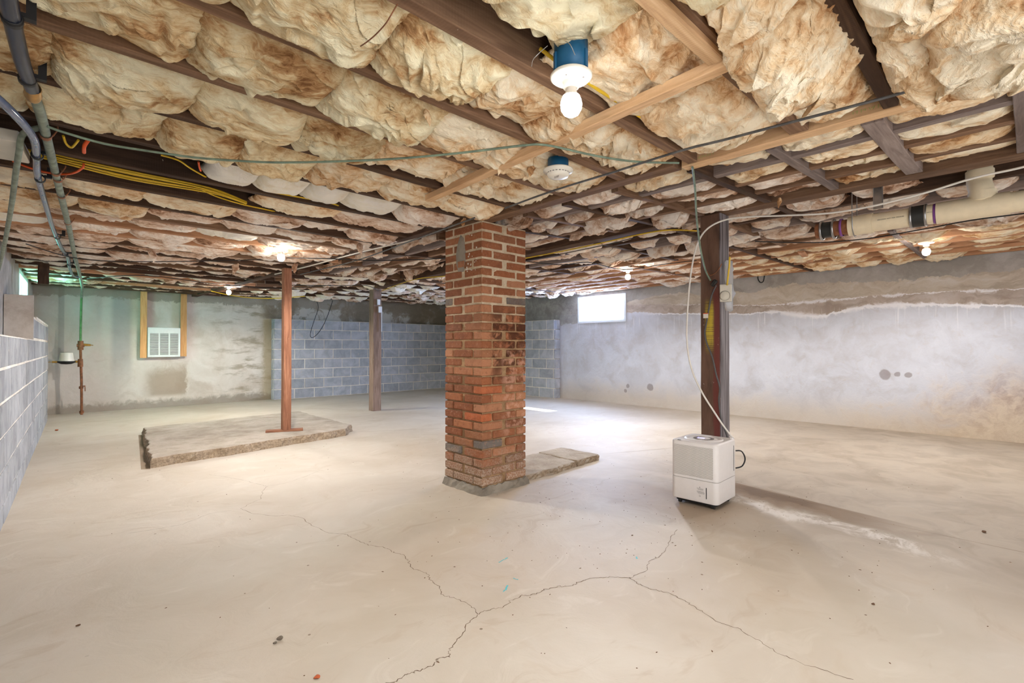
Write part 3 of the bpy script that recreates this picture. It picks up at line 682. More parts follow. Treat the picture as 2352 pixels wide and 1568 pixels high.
# back lining
mb = MB(); mb.box(((3.33+7.66)/2, 10.335, 0.8), (7.66-3.33-0.02, 0.15, 1.6)); mb.box((7.63, (6.62+10.3)/2, 0.8), (0.16, 3.66, 1.6))
mb.build('mortar', 'mortar_light', wall_back)
block_run(wall_back, (3.33, 10.255, 0), (7.55, 10.255, 0), (0, -1, 0), 0, 1.6, blk, 'block', 0)
block_run(wall_back, (7.545, 10.25, 0), (7.545, 6.62, 0), (-1, 0, 0), 0, 1.6, blk, 'block', 0)
for r in range(8): put('concrete_block', cut_block(0.16, 'block', 1), wall_back, (7.63, 6.645, (r+0.5)*BH), (0, 0, 0))
for r in range(8): put('concrete_block', cut_block(0.14, 'block', 1), wall_back, (3.365, 10.34, (r+0.5)*BH), (0, 0, PI/2))
# low block wall at the left with its ledge
mb = MB(); leftbox(mb, FRONT+0.02, 9.68, -0.195, -0.006, 0, 1.12); leftbox(mb, 6.6, 9.68, -0.195, -0.006, 1.1, 1.345)
mb.build('mortar', 'mortar_light', wall_left)
block_run(wall_left, (WL(FRONT), FRONT, 0), (WL(9.68), 9.68, 0), (math.cos(ang), -math.sin(ang), 0), -0.08, 1.12, blkl, 'block_left', 0)
block_run(wall_left, (WL(6.6), 6.6, 0), (WL(9.68), 9.68, 0), (math.cos(ang), -math.sin(ang), 0), 1.13, 1.33, blkl, 'block_left', 0)
mb = MB(); leftbox(mb, 6.59, 7.1, -0.19, -0.045, 1.33, 1.535); mb.build('mortar', 'block_left', wall_left)
mb = MB()                                       # parged face that closes the step
for k in range(1): leftbox(mb, 6.555, 6.585, -0.195, 0.004, 1.12, 1.54)
mb.build('parging', 'parge', wall_left)
mb = MB(); leftbox(mb, 7.1, 9.68, -0.19, 0.0, 1.335, 1.36); mb.build('ledge_mortar', 'mortar_light', wall_left)

# windows ------------------------------------------------------------------------
def frame_box(m, c, dims, t, depth_axis=0):
    (cx, cy, cz), (w, h, d) = c, dims
    m.box((cx, cy-w/2+t/2, cz), (d, t, h)); m.box((cx, cy+w/2-t/2, cz), (d, t, h))
    m.box((cx, cy, cz-h/2+t/2), (d, w-2*t, t)); m.box((cx, cy, cz+h/2-t/2), (d, w-2*t, t))
wcy, wcz, ww, wh = (wy0+wy1)/2, (wz0+wz1)/2, wy1-wy0, wz1-wz0
mb = MB(); frame_box(mb, (RIGHT+0.02, wcy, wcz), (ww, wh, 0.09), 0.035); win = tag(mb.build('window_1', 'vinyl'), kind='structure')
mb = MB(); frame_box(mb, (RIGHT+0.045, wcy, wcz), (ww-0.07, wh-0.07, 0.05), 0.035); mb.build('sash', 'vinyl', win)
mb = MB(); frame_box(mb, (RIGHT+0.06, wcy, wcz), (ww-0.14, wh-0.14, 0.025), 0.014); mb.build('glazing_bead', 'vinyl', win)
mb = MB(); mb.box((RIGHT+0.062, wcy, wcz), (0.006, ww-0.15, wh-0.15)); mb.build('pane', 'glass', win)
mb = MB(); leftbox(mb, 8.15, 8.22, -0.3, -0.2, 1.5, 1.97); leftbox(mb, 9.43, 9.5, -0.3, -0.2, 1.5, 1.97); leftbox(mb, 8.22, 9.43, -0.3, -0.2, 1.5, 1.55)
leftbox(mb, 8.22, 9.43, -0.3, -0.2, 1.92, 1.97); leftbox(mb, 8.8, 8.85, -0.3, -0.22, 1.55, 1.92)
win2 = tag(mb.build('window_2', 'vinyl'), kind='structure')
for a, b in ((8.22, 8.8), (8.85, 9.43)):
    mb = MB(); leftbox(mb, a, b, -0.262, -0.256, 1.55, 1.92); mb.build('pane', 'glass_green_light', win2)

# ceiling timbers ------------------------------------------------------------------
A_Y = [-0.75, -0.36, 0.0, 0.34, 0.65, 1.12, 1.50, 1.90, 2.30, 2.70, 3.11, 3.52] + [3.52 + 0.4*k for k in range(1, 17)]
B_X = [2.64, 2.92, 3.22, 4.02, 4.42, 4.82, 5.22, 5.62, 6.02, 6.42, 6.82, 7.22, 7.62]
B_Y = [-0.4, 0.0, 0.42, 0.80, 1.18, 1.64, 2.02, 2.37, 2.78, 3.4, 4.3, 5.2, 6.08]
woods = ['wood_brown', 'wood_dark', 'wood_brown', 'wood_grey', 'wood_dark']
for i, y in enumerate(A_Y):
    mat = {4: 'wood_brown', 5: 'wood_brown', 6: 'wood_brown', 7: 'wood_brown', 3: 'wood_dark', 10: 'wood_dark', 11: 'wood_dark', 15: 'wood_orange', 14: 'wood_orange', 22: 'wood_orange', 25: 'wood_orange'}.get(i, ['wood_dark', 'wood_brown', 'wood_dark'][i % 3])
    beam('joist', (WL(y)-0.19, y, 1.95), (2.30, y, 1.95), 0.048 if i != 4 else 0.075, 0.19, mat, ceiling, jit=0.003)
for i, y in enumerate(A_Y):
    if y < 6.1: continue
    beam('joist', (2.32, y, 1.952), (3.55, y, 2.02), 0.045, 0.19, 'wood_dark' if i % 2 else 'wood_brown', ceiling, jit=0.002)
    beam('joist', (3.56, y, 2.02), (7.70, y, 2.09), 0.045, 0.19, 'wood_dark' if i % 3 else 'wood_brown', ceiling, jit=0.002)
for i, x in enumerate(B_X):
    mat = 'wood_orange' if x > 5.5 else ['wood_grey', 'wood_brown', 'wood_brown', 'wood_dark', 'wood_grey', 'wood_dark', 'wood_brown'][i % 7]
    beam('joist', (x, FRONT, zc(x)), (x, 6.06, zc(x)), 0.045, 0.17, mat, ceiling, jit=0.002)
for j, y in enumerate(B_Y):
    for k, (a, b) in enumerate(((2.40, 3.50), (3.66, 5.3), (5.3, 7.68))):
        if k == 1 and y < 0.9: continue
        if k == 2 and j % 3: continue
        if k == 1 and j % 2 and y > 2: continue
        w = 0.075 if y in (0.42,) else 0.045
        beam('blocking', (a, y, zc(a)-0.006), (b, y, zc(b)-0.006), w, 0.16, 'wood_grey' if j in (1, 2, 3) else ('wood_brown' if j % 2 else 'wood_dark'), ceiling, jit=0.002)
# girders are things of their own
g1 = beam('girder', (2.34, FRONT, 1.945), (2.34, 1.18, 1.945), 0.07, 0.2, 'wood_light'); tag(g1, 'pale nailed ceiling beam with green stencilled marks, ending above the dehumidifier side', 'beam')
g2 = beam('girder', (2.30, 1.20, 1.947), (2.31, 3.08, 1.947), 0.09, 0.2, 'wood_brown', jit=0.002); tag(g2, 'short rough brown beam resting on top of the brick column', 'beam')
g3 = beam('girder', (2.22, 3.125, 1.945), (1.99, 10.3, 1.945), 0.09, 0.2, 'wood_dark', jit=0.003); tag(g3, 'dark beam running back from the brick column over the reddish post', 'beam')
g4 = beam('girder', (3.60, FRONT, 2.012), (3.585, 2.0, 2.012), 0.12, 0.2, 'wood_brown', jit=0.003); tag(g4, 'thick brown girder over the dark painted post beside the dehumidifier', 'beam')
g5 = beam('girder', (3.585, 2.0, 2.005), (3.98, 7.6, 2.0), 0.12, 0.2, 'wood_dark', jit=0.003); tag(g5, 'dark girder running back to the grey post by the block wall', 'beam')
fs = beam('furring_strip', (1.53, 0.62, 1.912), (1.66, 2.45, 1.912), 0.045, 0.036, 'wood_light', jit=0.002); tag(fs, 'light wooden furring strip crossing under the joists beside the nearest bulb', 'board')
fs = beam('furring_strip', (5.75, 1.62, 2.035), (6.6, 1.76, 2.05), 0.06, 0.02, 'wood_orange'); tag(fs, 'short orange board slanting under the joists near the right wall', 'board')
fs = beam('furring_strip', (1.05, 0.655, 1.928), (1.505, 0.655, 1.928), 0.05, 0.02, 'wood_light', jit=0.004); tag(fs, 'splintered pale board nailed under the joist right of the nearest bulb', 'board')

ORD = ['first','second','third','fourth','fifth','sixth','seventh','eighth','ninth','tenth','eleventh','twelfth','thirteenth','fourteenth','fifteenth','sixteenth','seventeenth','eighteenth','nineteenth','twentieth','twenty-first','twenty-second','twenty-third','twenty-fourth','twenty-fifth','twenty-sixth','twenty-seventh','twenty-eighth']
# ------------------------------------------------------------------ brick column
col = thing('brick_column', (2.475, 2.88, 0), 'square red brick column with pale mortar standing in the middle of the floor', 'column')
CX0, CX1, CY0, CY1, TOPZ = 2.255, 2.70, 2.66, 3.10, 1.946
def cb(name, V0, V1, mat, ch=0.006, jit=0.0015, parent=col):
    c = [(a+b)/2 for a, b in zip(V0, V1)]; d = [b-a for a, b in zip(V0, V1)]
    m = MB(); m.box((0,0,0), d, ch); m.v = [tuple(k + rnd.uniform(-jit, jit) for k in v) for v in m.v]
    return m.build(name, mat, parent, (c[0]-2.475, c[1]-2.88, c[2]))
# mortar core in three heights, deeper raked joints low down where the mortar has washed out
def core(z0, z1, inset, seed):
    n = 10; r = random.Random(seed); V = []; F = []; rows = int((z1-z0)/0.03)
    for j in range(rows+1):
        z = z0 + (z1-z0)*j/rows
        for k in range(4*n):
            s_, t = divmod(k, n); t /= n
            x0, x1, y0, y1 = CX0+inset, CX1-inset, CY0+inset, CY1-inset
            p = [(x0+(x1-x0)*t, y0), (x1, y0+(y1-y0)*t), (x1-(x1-x0)*t, y1), (x0, y1-(y1-y0)*t)][s_]
            q = r.uniform(-0.0018, 0.0018); V.append((p[0]-2.475+q, p[1]-2.88+q, z))
    N = 4*n
    for j in range(rows):
        for k in range(N): F.append((j*N+k, j*N+(k+1) % N, (j+1)*N+(k+1) % N, (j+1)*N+k))
    F.append(tuple(range(N-1, -1, -1))); F.append(tuple(range(rows*N, rows*N+N)))
    m = MB(); m.add(V, F); return m.build('mortar', 'column_mortar', col)
core(0.0, 0.85, 0.014, 1); core(0.85, 1.36, 0.008, 2); core(1.36, TOPZ, 0.0035, 3)
CH = (TOPZ-0.056)/29; rows = 29; bw = 0.098; bl = 0.2
for r in range(rows):
    z0 = 0.055 + r*CH + 0.005; z1 = z0 + CH - 0.011
    def mt():
        q = rnd.random()
        if z0 < 1.1: return 'brick_pale' if q < 0.25 else ('brick_orange' if q < 0.31 else ('brick_grey' if q < 0.335 else 'brick'))
        return 'brick_grey' if q < 0.035 else ('brick_pale' if q < 0.12 else 'brick')
    o = lambda: rnd.uniform(-0.003, 0.003) if z0 < 1.2 else rnd.uniform(-0.0015, 0.0015)
    if r % 2 == 0:     # corner bricks lie along X, stretchers fill the Y faces
        for (xa, xb) in ((CX0, CX0+bl), (CX1-bl-0.005, CX1)):
            for (ya, yb) in ((CY0, CY0+bw), (CY1-bw, CY1)):
                q = o(); cb('brick', (xa+q, ya+q, z0), (xb+q, yb+q, z1), mt())
        for (xa, xb) in ((CX0, CX0+bw), (CX1-bw, CX1)):
            q = o(); cb('brick', (xa+q, CY0+bw+0.013, z0), (xb+q, CY1-bw-0.013, z1), mt())
    else:
        for (xa, xb) in ((CX0, CX0+bw), (CX1-bw, CX1)):
            for (ya, yb) in ((CY0, CY0+bl), (CY1-bl-0.005, CY1)):
                q = o(); cb('brick', (xa+q, ya+q, z0), (xb+q, yb+q, z1), mt())
        for (ya, yb) in ((CY0, CY0+bw), (CY1-bw, CY1)):
            q = o(); cb('brick', (CX0+bw+0.013, ya+q, z0), (CX1-bw-0.013, yb+q, z1), mt())
# rough concrete foot around the base
def blob_ring(name, x0, x1, y0, y1, z0, z1, out, mat, parent, n=14, seed=1, origin=(0,0,0)):
    r = random.Random(seed); V = []; F = []; N = 4*n; lv = [(z0, out), (z0+(z1-z0)*0.5, out*0.7), (z1, 0.001), (z1+0.002, -0.02)]
    for z, e in lv:
        for k in range(N):
            s_, t = divmod(k, n); t /= n; q = e*r.uniform(0.45, 1.2) if e > 0.002 else e
            p = [(x0-q+(x1-x0+2*q)*t, y0-q), (x1+q, y0-q+(y1-y0+2*q)*t), (x1+q-(x1-x0+2*q)*t, y1+q), (x0-q, y1+q-(y1-y0+2*q)*t)][s_]
            V.append((p[0]-origin[0], p[1]-origin[1], z - origin[2] + (r.uniform(-0.012, 0.012) if 0 < lv.index((z, e)) < 3 else 0)))
    for j in range(len(lv)-1):
        for k in range(N): F.append((j*N+k, j*N+(k+1) % N, (j+1)*N+(k+1) % N, (j+1)*N+k))
    m = MB(); m.add(V, F); return m.build(name, mat, parent)
blob_ring('footing', CX0, CX1, CY0, CY1, 0.0, 0.048, 0.026, 'cement_grey', col, origin=(2.475, 2.88, 0))
# grey cement repair on the left face with a broken brick end showing in it
m = MB(); V = [(-0.001,0,0)]; r = random.Random(4); prof = [(0.035,-0.13),(0.058,-0.07),(0.062,0.0),(0.05,0.06),(0.03,0.11),(0.008,0.15),(-0.03,0.12),(-0.05,0.05),(-0.055,-0.02),(-0.05,-0.08),(-0.03,-0.13)]
V += [(0.0, a, b) for a, b in prof] ; V = [(-0.009,0,0)] + [(-0.007, a*0.8, b*0.85) for a, b in prof] + [(0.004, a, b) for a, b in prof]; n = len(prof)
F = [(0, 1+k, 1+(k+1) % n) for k in range(n)] + [(1+k, 1+n+k, 1+n+(k+1) % n, 1+(k+1) % n) for k in range(n)]
m.add(V, F, True); m.build('cement_patch', 'cement_grey', col, (CX0-2.475-0.001, 2.90-2.88, 1.735))
m = MB(); m.box((0,0,0), (0.006, 0.075, 0.045), 0.002); m.build('brick_end', 'brick_pale', col, (CX0-2.475-0.0105, 2.885-2.88, 1.66))
# drips of pale mortar beside the repair
m = MB(); r = random.Random(9)
for k in range(26):
    y = 2.70 + r.random()*0.14; z = 1.60 + r.random()*0.28; s_ = r.uniform(0.003, 0.008)
    m.lathe((CX0-2.475-0.002, y-2.88, z), [(s_, 0.0), (s_*0.8, -0.002), (0.0, -0.004)], 6, 'X')
tag(m.build('mortar_splash', 'tag_white', col), kind='stuff')

# ------------------------------------------------------------------ pads on the floor
def pad(name, outline, h, label, cat, seed, depth=0.0):
    r = random.Random(seed); P = []
    for a, b in zip(outline, outline[1:] + outline[:1]):
        L = math.dist(a, b); n = max(2, int(L/0.035)); nx, ny = (b[1]-a[1])/L, -(b[0]-a[0])/L
        for k in range(n):
            t = k/n; q = r.uniform(-0.006, 0.006) + 0.010*math.sin(7*t*L + seed) + 0.006*math.sin(23*t*L)
            P.append((a[0]+(b[0]-a[0])*t + nx*q, a[1]+(b[1]-a[1])*t + ny*q))
    cx = sum(p[0] for p in P)/len(P); cy = sum(p[1] for p in P)/len(P); N = len(P); V = []; F = []
    for sc, z, j in ((0.012, 0.0, 0.006), (0.006, h*0.35, 0.010), (0.002, h*0.7, 0.008), (-0.004, h-0.004, 0.003), (-0.014, h, 0.001), (-1.0, h, 0.001), (-2.0, h+0.001, 0.001)):
        for p in P:
            dx, dy = p[0]-cx, p[1]-cy; l = math.hypot(dx, dy); s_ = (0.72 if sc == -1.0 else 0.36) if sc <= -1.0 else 1 + (sc + r.uniform(-j, j))/l
            V.append((dx*s_, dy*s_, max(0, z + (r.uniform(-j, j)*0.5 if 0 < z < h-0.01 else r.uniform(-0.0012, 0.0012)))))
    R_ = 7
    for j in range(R_-1):
        for k in range(N): F.append((j*N+k, j*N+(k+1) % N, (j+1)*N+(k+1) % N, (j+1)*N+k))
    V.append((0, 0, h)); c = len(V)-1
    for k in range(N): F.append(((R_-1)*N+k, (R_-1)*N+(k+1) % N, c))
    m = MB(); m.add(V, F); o = m.build(name, 'pad', None, (cx, cy, 0)); return tag(o, label, cat)
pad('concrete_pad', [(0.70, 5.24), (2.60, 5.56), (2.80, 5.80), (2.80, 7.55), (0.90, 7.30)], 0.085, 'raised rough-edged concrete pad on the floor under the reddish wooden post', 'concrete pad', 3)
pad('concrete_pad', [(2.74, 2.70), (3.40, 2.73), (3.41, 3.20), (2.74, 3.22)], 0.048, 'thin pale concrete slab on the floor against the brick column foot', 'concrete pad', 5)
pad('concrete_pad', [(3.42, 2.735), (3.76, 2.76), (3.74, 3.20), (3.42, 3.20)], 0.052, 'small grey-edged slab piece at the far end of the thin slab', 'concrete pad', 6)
# dark groove cut into the floor along the left edge of the big pad
m = MB(); m.add([(0.63, 5.24, 0.0007), (0.69, 5.20, 0.0007), (0.92, 7.25, 0.0007), (0.85, 7.3, 0.0007)], [(0,1,2,3)]); m.build('groove', 'seam', floor)

# ------------------------------------------------------------------ posts
t = thing('wooden_post', (2.035, 5.85, 0.085), 'slim reddish wooden post standing on a flat board on the concrete pad', 'post')
p_ = post('shaft', 0, 0, 0.021, 1.86, 0.085, 0.085, 'wood_red', t)
pl = beam('base_plate', (-0.19, 0.09, 0.0), (0.17, -0.05, 0.0), 0.10, 0.021, 'wood_red', t)
pb = post('wooden_post', 3.99, 7.42, 0.0, 1.998, 0.145, 0.145, 'wood_post', None, 0.004); tag(pb, 'weathered grey-brown square post in front of the grey block wall', 'post')
m = MB(); m.box((0.01, -0.078, 1.78), (0.05, 0.02, 0.09)); m.box((0.035, -0.08, 1.66), (0.06, 0.024, 0.10)); m.tube([(0.06, -0.085, 1.70), (0.06, -0.085, 1.3)], 0.008, 6, 1)
o = m.build('conduit_box', 'vinyl', None, (3.99, 7.42-0.01, 0)); tag(o, 'small white conduit and switch box fixed high on the grey square post', 'electrical box')
pc = post('painted_post', 3.575, 1.575, 0.0, 2.008, 0.145, 0.15, 'painted_post', None, 0.002); tag(pc, 'dark brown painted square post with yellow and red marks behind the dehumidifier', 'post')
# short hanging block near the left window
o = post('hanging_block', 0.02, 7.3, 1.72, 1.945, 0.09, 0.09, 'wood_dark', None); tag(o, 'short dark timber stub hanging from the joists near the left window', 'timber stub')

# ------------------------------------------------------------------ dehumidifier
def rbox(x0, x1, y0, y1, z0, z1, r, n=6, top=0.0, bot=0.0):
    """box with rounded vertical edges and softened top / bottom rim"""
    lv = []
    for k in range(4):
        a = PI/2*k/3
        if bot: lv.append((z0 + bot*(1-math.sin(a)), bot*(1-math.cos(a))))
    lv = [(z0, bot), (z0 + bot*0.3, bot*0.3), (z0+bot, 0)] if bot else [(z0, 0)]
    lv += [(z1-top, 0), (z1-top*0.3, top*0.3), (z1, top)] if top else [(z1, 0)]
    V = []; F = []
    for z, e in lv:
        for (cx, cy, a0) in ((x1-r, y1-r, 0), (x0+r, y1-r, 1), (x0+r, y0+r, 2), (x1-r, y0+r, 3)):
            for k in range(n+1):
                a = PI/2*(a0 + k/n); V.append((cx + (r-e)*math.cos(a), cy + (r-e)*math.sin(a), z))
    N = 4*(n+1)
    for j in range(len(lv)-1):
        for k in range(N): F.append((j*N+k, j*N+(k+1) % N, (j+1)*N+(k+1) % N, (j+1)*N+k))
    m = MB(); m.add(V, F, True); m.add(V[:N], [tuple(range(N-1, -1, -1))]); m.add(V[-N:], [tuple(range(N))]); return m
dh = thing('dehumidifier', (3.105, 1.355, 0), 'white portable dehumidifier with perforated front standing before the dark painted post', 'dehumidifier', rz=math.radians(2))
W_, D_ = 0.315, 0.325
rbox(0, D_, 0, W_, 0.183, 0.425, 0.035, 8, top=0.012).build('housing', 'white_plastic', dh)
rbox(0, D_, 0, W_, 0.038, 0.180, 0.035, 8, bot=0.006).build('water_tank', 'white_plastic', dh)
rbox(0.006, D_-0.006, 0.006, W_-0.006, 0.178, 0.186, 0.03, 6).build('seam_band', 'heater_dark', dh)
rbox(0.02, D_-0.02, 0.02, W_-0.02, 0.022, 0.040, 0.03, 6).build('base', 'black', dh)
m = MB(); m.box((-0.0012, W_/2+0.002, 0.298), (0.003, W_-0.052, 0.198), 0.001); m.build('front_grille', 'grille', dh)
tl = rbox(0.05, D_-0.03, 0.03, W_-0.03, 0, 0.0, 0.03)
m = MB(); m.lathe((D_/2, W_/2, 0.4252), [(0.125, 0.0), (0.120, 0.006), (0.105, 0.004), (0.090, -0.0005), (0.05, 0.0015), (0.035, 0.004), (0.0, 0.005)], 48); m.build('air_outlet', 'white_plastic', dh)
m = MB()
for k in range(44):
    a = 2*PI*k/44; c, s_ = math.cos(a), math.sin(a)
    m.box((D_/2 + 0.055*c, W_/2 + 0.055*s_, 0.4268), (0.024, 0.0022, 0.003), 0, Matrix.Rotation(a + 0.35, 3, 'Z'))
m.build('outlet_slots', 'heater_dark', dh)
m = MB(); m.box((D_/2-0.012, W_/2+0.012, 0.4305), (0.012, 0.045, 0.0012)); m.build('display', 'display', dh)
m = MB(); m.box((0.012, W_-0.055, 0.4245), (0.008, 0.022, 0.003)); m.build('indicator', 'black', dh)
m = MB(); m.box((-0.0008, 0.072, 0.105), (0.003, 0.0045, 0.072), 0.0008); m.build('water_gauge', 'black', dh)
# printed notice: warning triangle, two blocks of small lines, a small pictogram
m = MB(); nx = -0.0006
def pl_(y, z, w, h): m.add([(nx, y-w/2, z-h/2), (nx, y+w/2, z-h/2), (nx, y+w/2, z+h/2), (nx, y-w/2, z+h/2)], [(0, 3, 2, 1)])
m.add([(nx, 0.119, 0.134), (nx, 0.111, 0.134), (nx, 0.115, 0.142)], [(0, 1, 2)])
for k, (w, c) in enumerate(((0.044, 0.113), (0.040, 0.112), (0.036, 0.110), (0, 0), (0.046, 0.112), (0.050, 0.110), (0.048, 0.108), (0.042, 0.107))):
    if w: pl_(c, 0.129 - k*0.0045, w, 0.0016)
pl_(0.118, 0.083, 0.0016, 0.012); pl_(0.1145, 0.078, 0.007, 0.0016); pl_(0.111, 0.082, 0.0016, 0.006)
m.build('notice_print', 'grey_print', dh)
for y in (0.045, W_-0.045):
    for x in (0.045, D_-0.045):
        m = MB(); m.cyl((x, y-0.009, 0.0125), (x, y+0.009, 0.0125), 0.0125, n=14); m.build('caster', 'rubber', dh)
m = MB(); m.box((D_*0.84, -0.0006, 0.30), (0.005, 0.003, 0.17)); m.build('handle_slot', 'grey_print', dh)
m = MB(); m.tube([(D_-0.02, -0.002, 0.345), (D_+0.01, -0.03, 0.34), (D_+0.03, -0.045, 0.29), (D_+0.02, -0.03, 0.24), (D_-0.01, 0.002, 0.225)], 0.0045, 8, 6); m.build('power_cord', 'black', dh)
m = MB(); m.cyl((D_-0.03, 0.02, 0.424), (D_-0.03, 0.02, 0.434), 0.014, n=16); m.build('drain_port', 'white_plastic', dh)

def cable(name, pts, r, mat, label, cat, group=None, n=8, sub=6):
    m = MB(); m.tube(pts, r, n, sub); return tag(m.build(name, mat), label, cat, group)
cable('drain_hose', [(3.41, 1.385, 0.43), (3.360,1.430,0.519),(3.330,1.476,0.606),(3.330,1.561,0.734),(3.330,1.637,0.899),(3.330,1.669,1.100),(3.330,1.661,1.348),(3.330,1.634,1.594),(3.340,1.593,1.775),(3.400,1.548,1.884),(3.470,1.455,1.941),(3.500,1.304,1.939),(3.530,1.094,1.914),(3.540,0.848,1.882),(3.530,0.624,1.877),(3.520,0.384,1.898),(3.520,0.173,1.933),(3.520,-0.003,1.943),(3.520,-0.212,1.975)], 0.006, 'white_hose', 'thin white drain hose rising from the dehumidifier and looping up to the girder', 'hose')
cable('power_lead', [(3.470,1.518,1.487),(3.470,1.553,1.412),(3.470,1.573,1.319),(3.470,1.593,1.210),(3.470,1.603,1.148),(3.470,1.587,1.069),(3.470,1.549,0.975),(3.470,1.521,0.852),(3.470,1.497,0.761),(3.470,1.503,0.668),(3.470,1.489,0.546),(3.470,1.464,0.473),(3.470,1.443,0.414),(3.470,1.429,0.341)], 0.0062, 'grey_cord', 'thick grey power lead hanging down the dark painted post to the dehumidifier', 'power cord')
m = MB(); m.box((0,0,0), (0.003, 0.036, 0.032)); o = m.build('cord_tag', 'tag_white', None, (3.462, 1.592, 1.272)); tag(o, 'folded white paper tag with orange edge on the grey power lead', 'tag')
m = MB(); m.box((0,0,0.0175), (0.0034, 0.036, 0.005)); m.build('orange_edge', 'orange', o)
cable('drop_cord', [(2.303,1.123,1.930), (2.400,1.166,1.941),(2.650,1.276,1.921),(2.950,1.412,1.854),(3.200,1.511,1.742),(3.350,1.561,1.664),(3.455,1.584,1.586),(3.462,1.556,1.524)], 0.0058, 'green_cable', 'greenish cord dropping from the pale beam end to the plug on the post', 'power cord')
m = MB(); m.box((0,0,0), (0.022, 0.030, 0.052), 0.006, Matrix.Rotation(0.7, 3, 'X')); o = m.build('plug', 'rubber', None, (3.482,1.539,1.506)); tag(o, 'dark rubber plug joining two cords on the painted post', 'plug')
cable('brown_wire', [(3.490,1.594,1.600),(3.490,1.574,1.566),(3.490,1.539,1.575),(3.490,1.505,1.606),(3.490,1.486,1.641)], 0.003, 'rust', 'thin brown wire curving across the painted post above the plug', 'wire')
# thermostat
th = thing('thermostat', (3.515,1.470,1.431), 'cream dial thermostat fixed to the edge of the dark painted post', 'thermostat')
m = MB(); m.box((0,0,0), (0.032, 0.078, 0.124), 0.004); m.build('body', 'beige_metal', th, rot=(0, 0, math.radians(18)))
m = MB(); m.lathe((-0.0155, 0.005, -0.02), [(0.033, 0.0), (0.033, -0.002)], 32, 'X'); m.lathe((-0.0155, 0.005, -0.02), [(0.029, 0.0), (0.029, -0.010), (0.026, -0.012), (0.0, -0.012)], 32, 'X'); m.build('dial', 'beige_metal', th, rot=(0, 0, math.radians(18)))
m = MB(); m.lathe((-0.016, 0.005, -0.02), [(0.0335, 0.0), (0.0355, -0.0012), (0.0335, -0.0024)], 32, 'X'); m.build('dial_ring', 'heater_dark', th, rot=(0, 0, math.radians(18)))
m = MB(); m.tube([(3.500,1.435,1.682),(3.500,1.438,1.621),(3.500,1.445,1.560),(3.500,1.454,1.484)], 0.006, 6, 3); o = m.build('yellow_cable', 'yellow'); tag(o, 'short yellow cable entering the cream thermostat from above', 'cable')
V = []; F = []; r = random.Random(2); n = 12
for j in range(n+1):
    for k in range(4):
        V.append((3.53 + 0.012*r.uniform(-1, 1) + 0.01*k, 1.485 - 0.016*k - 0.004*j*(k > 1)*(j < 9)/3 + 0.004*r.uniform(-1, 1), 1.665 - 0.030*j + 0.008*r.uniform(-1, 1)))
for j in range(n):
    for k in range(3): F.append((j*4+k, j*4+k+1, (j+1)*4+k+1, (j+1)*4+k))
m = MB(); m.add(V, F, True); o = m.build('plastic_bag', 'film'); md = o.modifiers.new('s', 'SOLIDIFY'); md.thickness = 0.0012
tag(o, 'crumpled clear plastic bag hanging behind the thermostat on the post', 'bag')

# ------------------------------------------------------------------ lamps
def bulb_parts(t, box=True, boxmat='blue_box', glow='bulb_far', watts=62):
    if box:
        m = MB()
        m.lathe((0, 0, 0), [(0.045, 0.002), (0.05, 0.002), (0.05, 0.10), (0.0, 0.10)], 16); b = m.build('junction_box', boxmat, t)
        m = MB()
        for a in (0.6, 2.7, 4.8): m.box((0.0505*math.cos(a), 0.0505*math.sin(a), 0.035), (0.008, 0.012, 0.05), 0, Matrix.Rotation(a, 3, 'Z'))
        m.build('fixing_lug', boxmat, b)
    m = MB(); m.lathe((0, 0, 0), [(0.0, 0.004), (0.058, 0.004), (0.062, 0.0), (0.062, -0.005), (0.056, -0.010), (0.030, -0.014), (0.024, -0.020), (0.023, -0.036), (0.019, -0.038), (0.0, -0.038)], 40)
    lh = m.build('lampholder', 'porcelain', t)
    m = MB(); m.box((0.028, 0.020, -0.0135), (0.034, 0.018, 0.006), 0.003, Matrix.Rotation(-0.8, 3, 'Z')); m.build('outlet_cover', 'porcelain', lh)
    m = MB(); m.lathe((0.012, -0.036, -0.012), [(0.003, 0), (0.003, -0.002), (0.0, -0.002)], 8); m.lathe((-0.034, -0.010, -0.012), [(0.003, 0), (0.003, -0.002), (0.0, -0.002)], 8); tag(m.build('screw', 'grey_print', lh), kind='stuff')
    bl = thing_part('light_bulb', t)
    m = MB(); m.lathe((0, 0, 0), [(0.0155, -0.034), (0.0155, -0.044), (0.019, -0.054), (0.0255, -0.062)], 24); m.build('bulb_neck', 'tag_white', bl)
    m = MB(); m.lathe((0, 0, 0), [(0.0253, -0.0615), (0.0300, -0.074), (0.0318, -0.086), (0.0300, -0.100), (0.0225, -0.113), (0.011, -0.1205), (0.0, -0.122)], 24); m.build('bulb_globe', glow, bl)
    sp = lamp('SPOT', 'bulb_light', (0, 0, -0.135), watts, (1.0, 0.955, 0.90), 0.03); sp.data.spot_size = math.radians(172); sp.data.spot_blend = 0.35; sp.parent = bl
def thing_part(name, parent):
    o = bpy.data.objects.new(name, None); o.empty_display_size = 0.03; C.objects.link(o); o.parent = parent; return o
def bulb(loc, label, **k):
    t = thing('bulb_fixture', loc, label, 'lamp', 'bare bulbs in round white holders under the joists'); bulb_parts(t, **k); return t
bulb((1.130, 0.925, 1.852), 'bare lit bulb in white holder on a blue box, nearest the camera', glow='bulb_near', watts=34)
bulb((1.57, 4.66, 1.945), 'bare lit bulb hanging above the reddish post', box=False, watts=85)
bulb((2.02, 8.20, 1.945), 'bare lit bulb by the back wall right of the heater', box=False, watts=85)
bulb((5.25, 3.40, 2.00), 'bare lit bulb near the small bright window', box=False, watts=82)
bulb((5.95, 0.63, 2.02), 'bare lit bulb by the stained right wall', box=False)
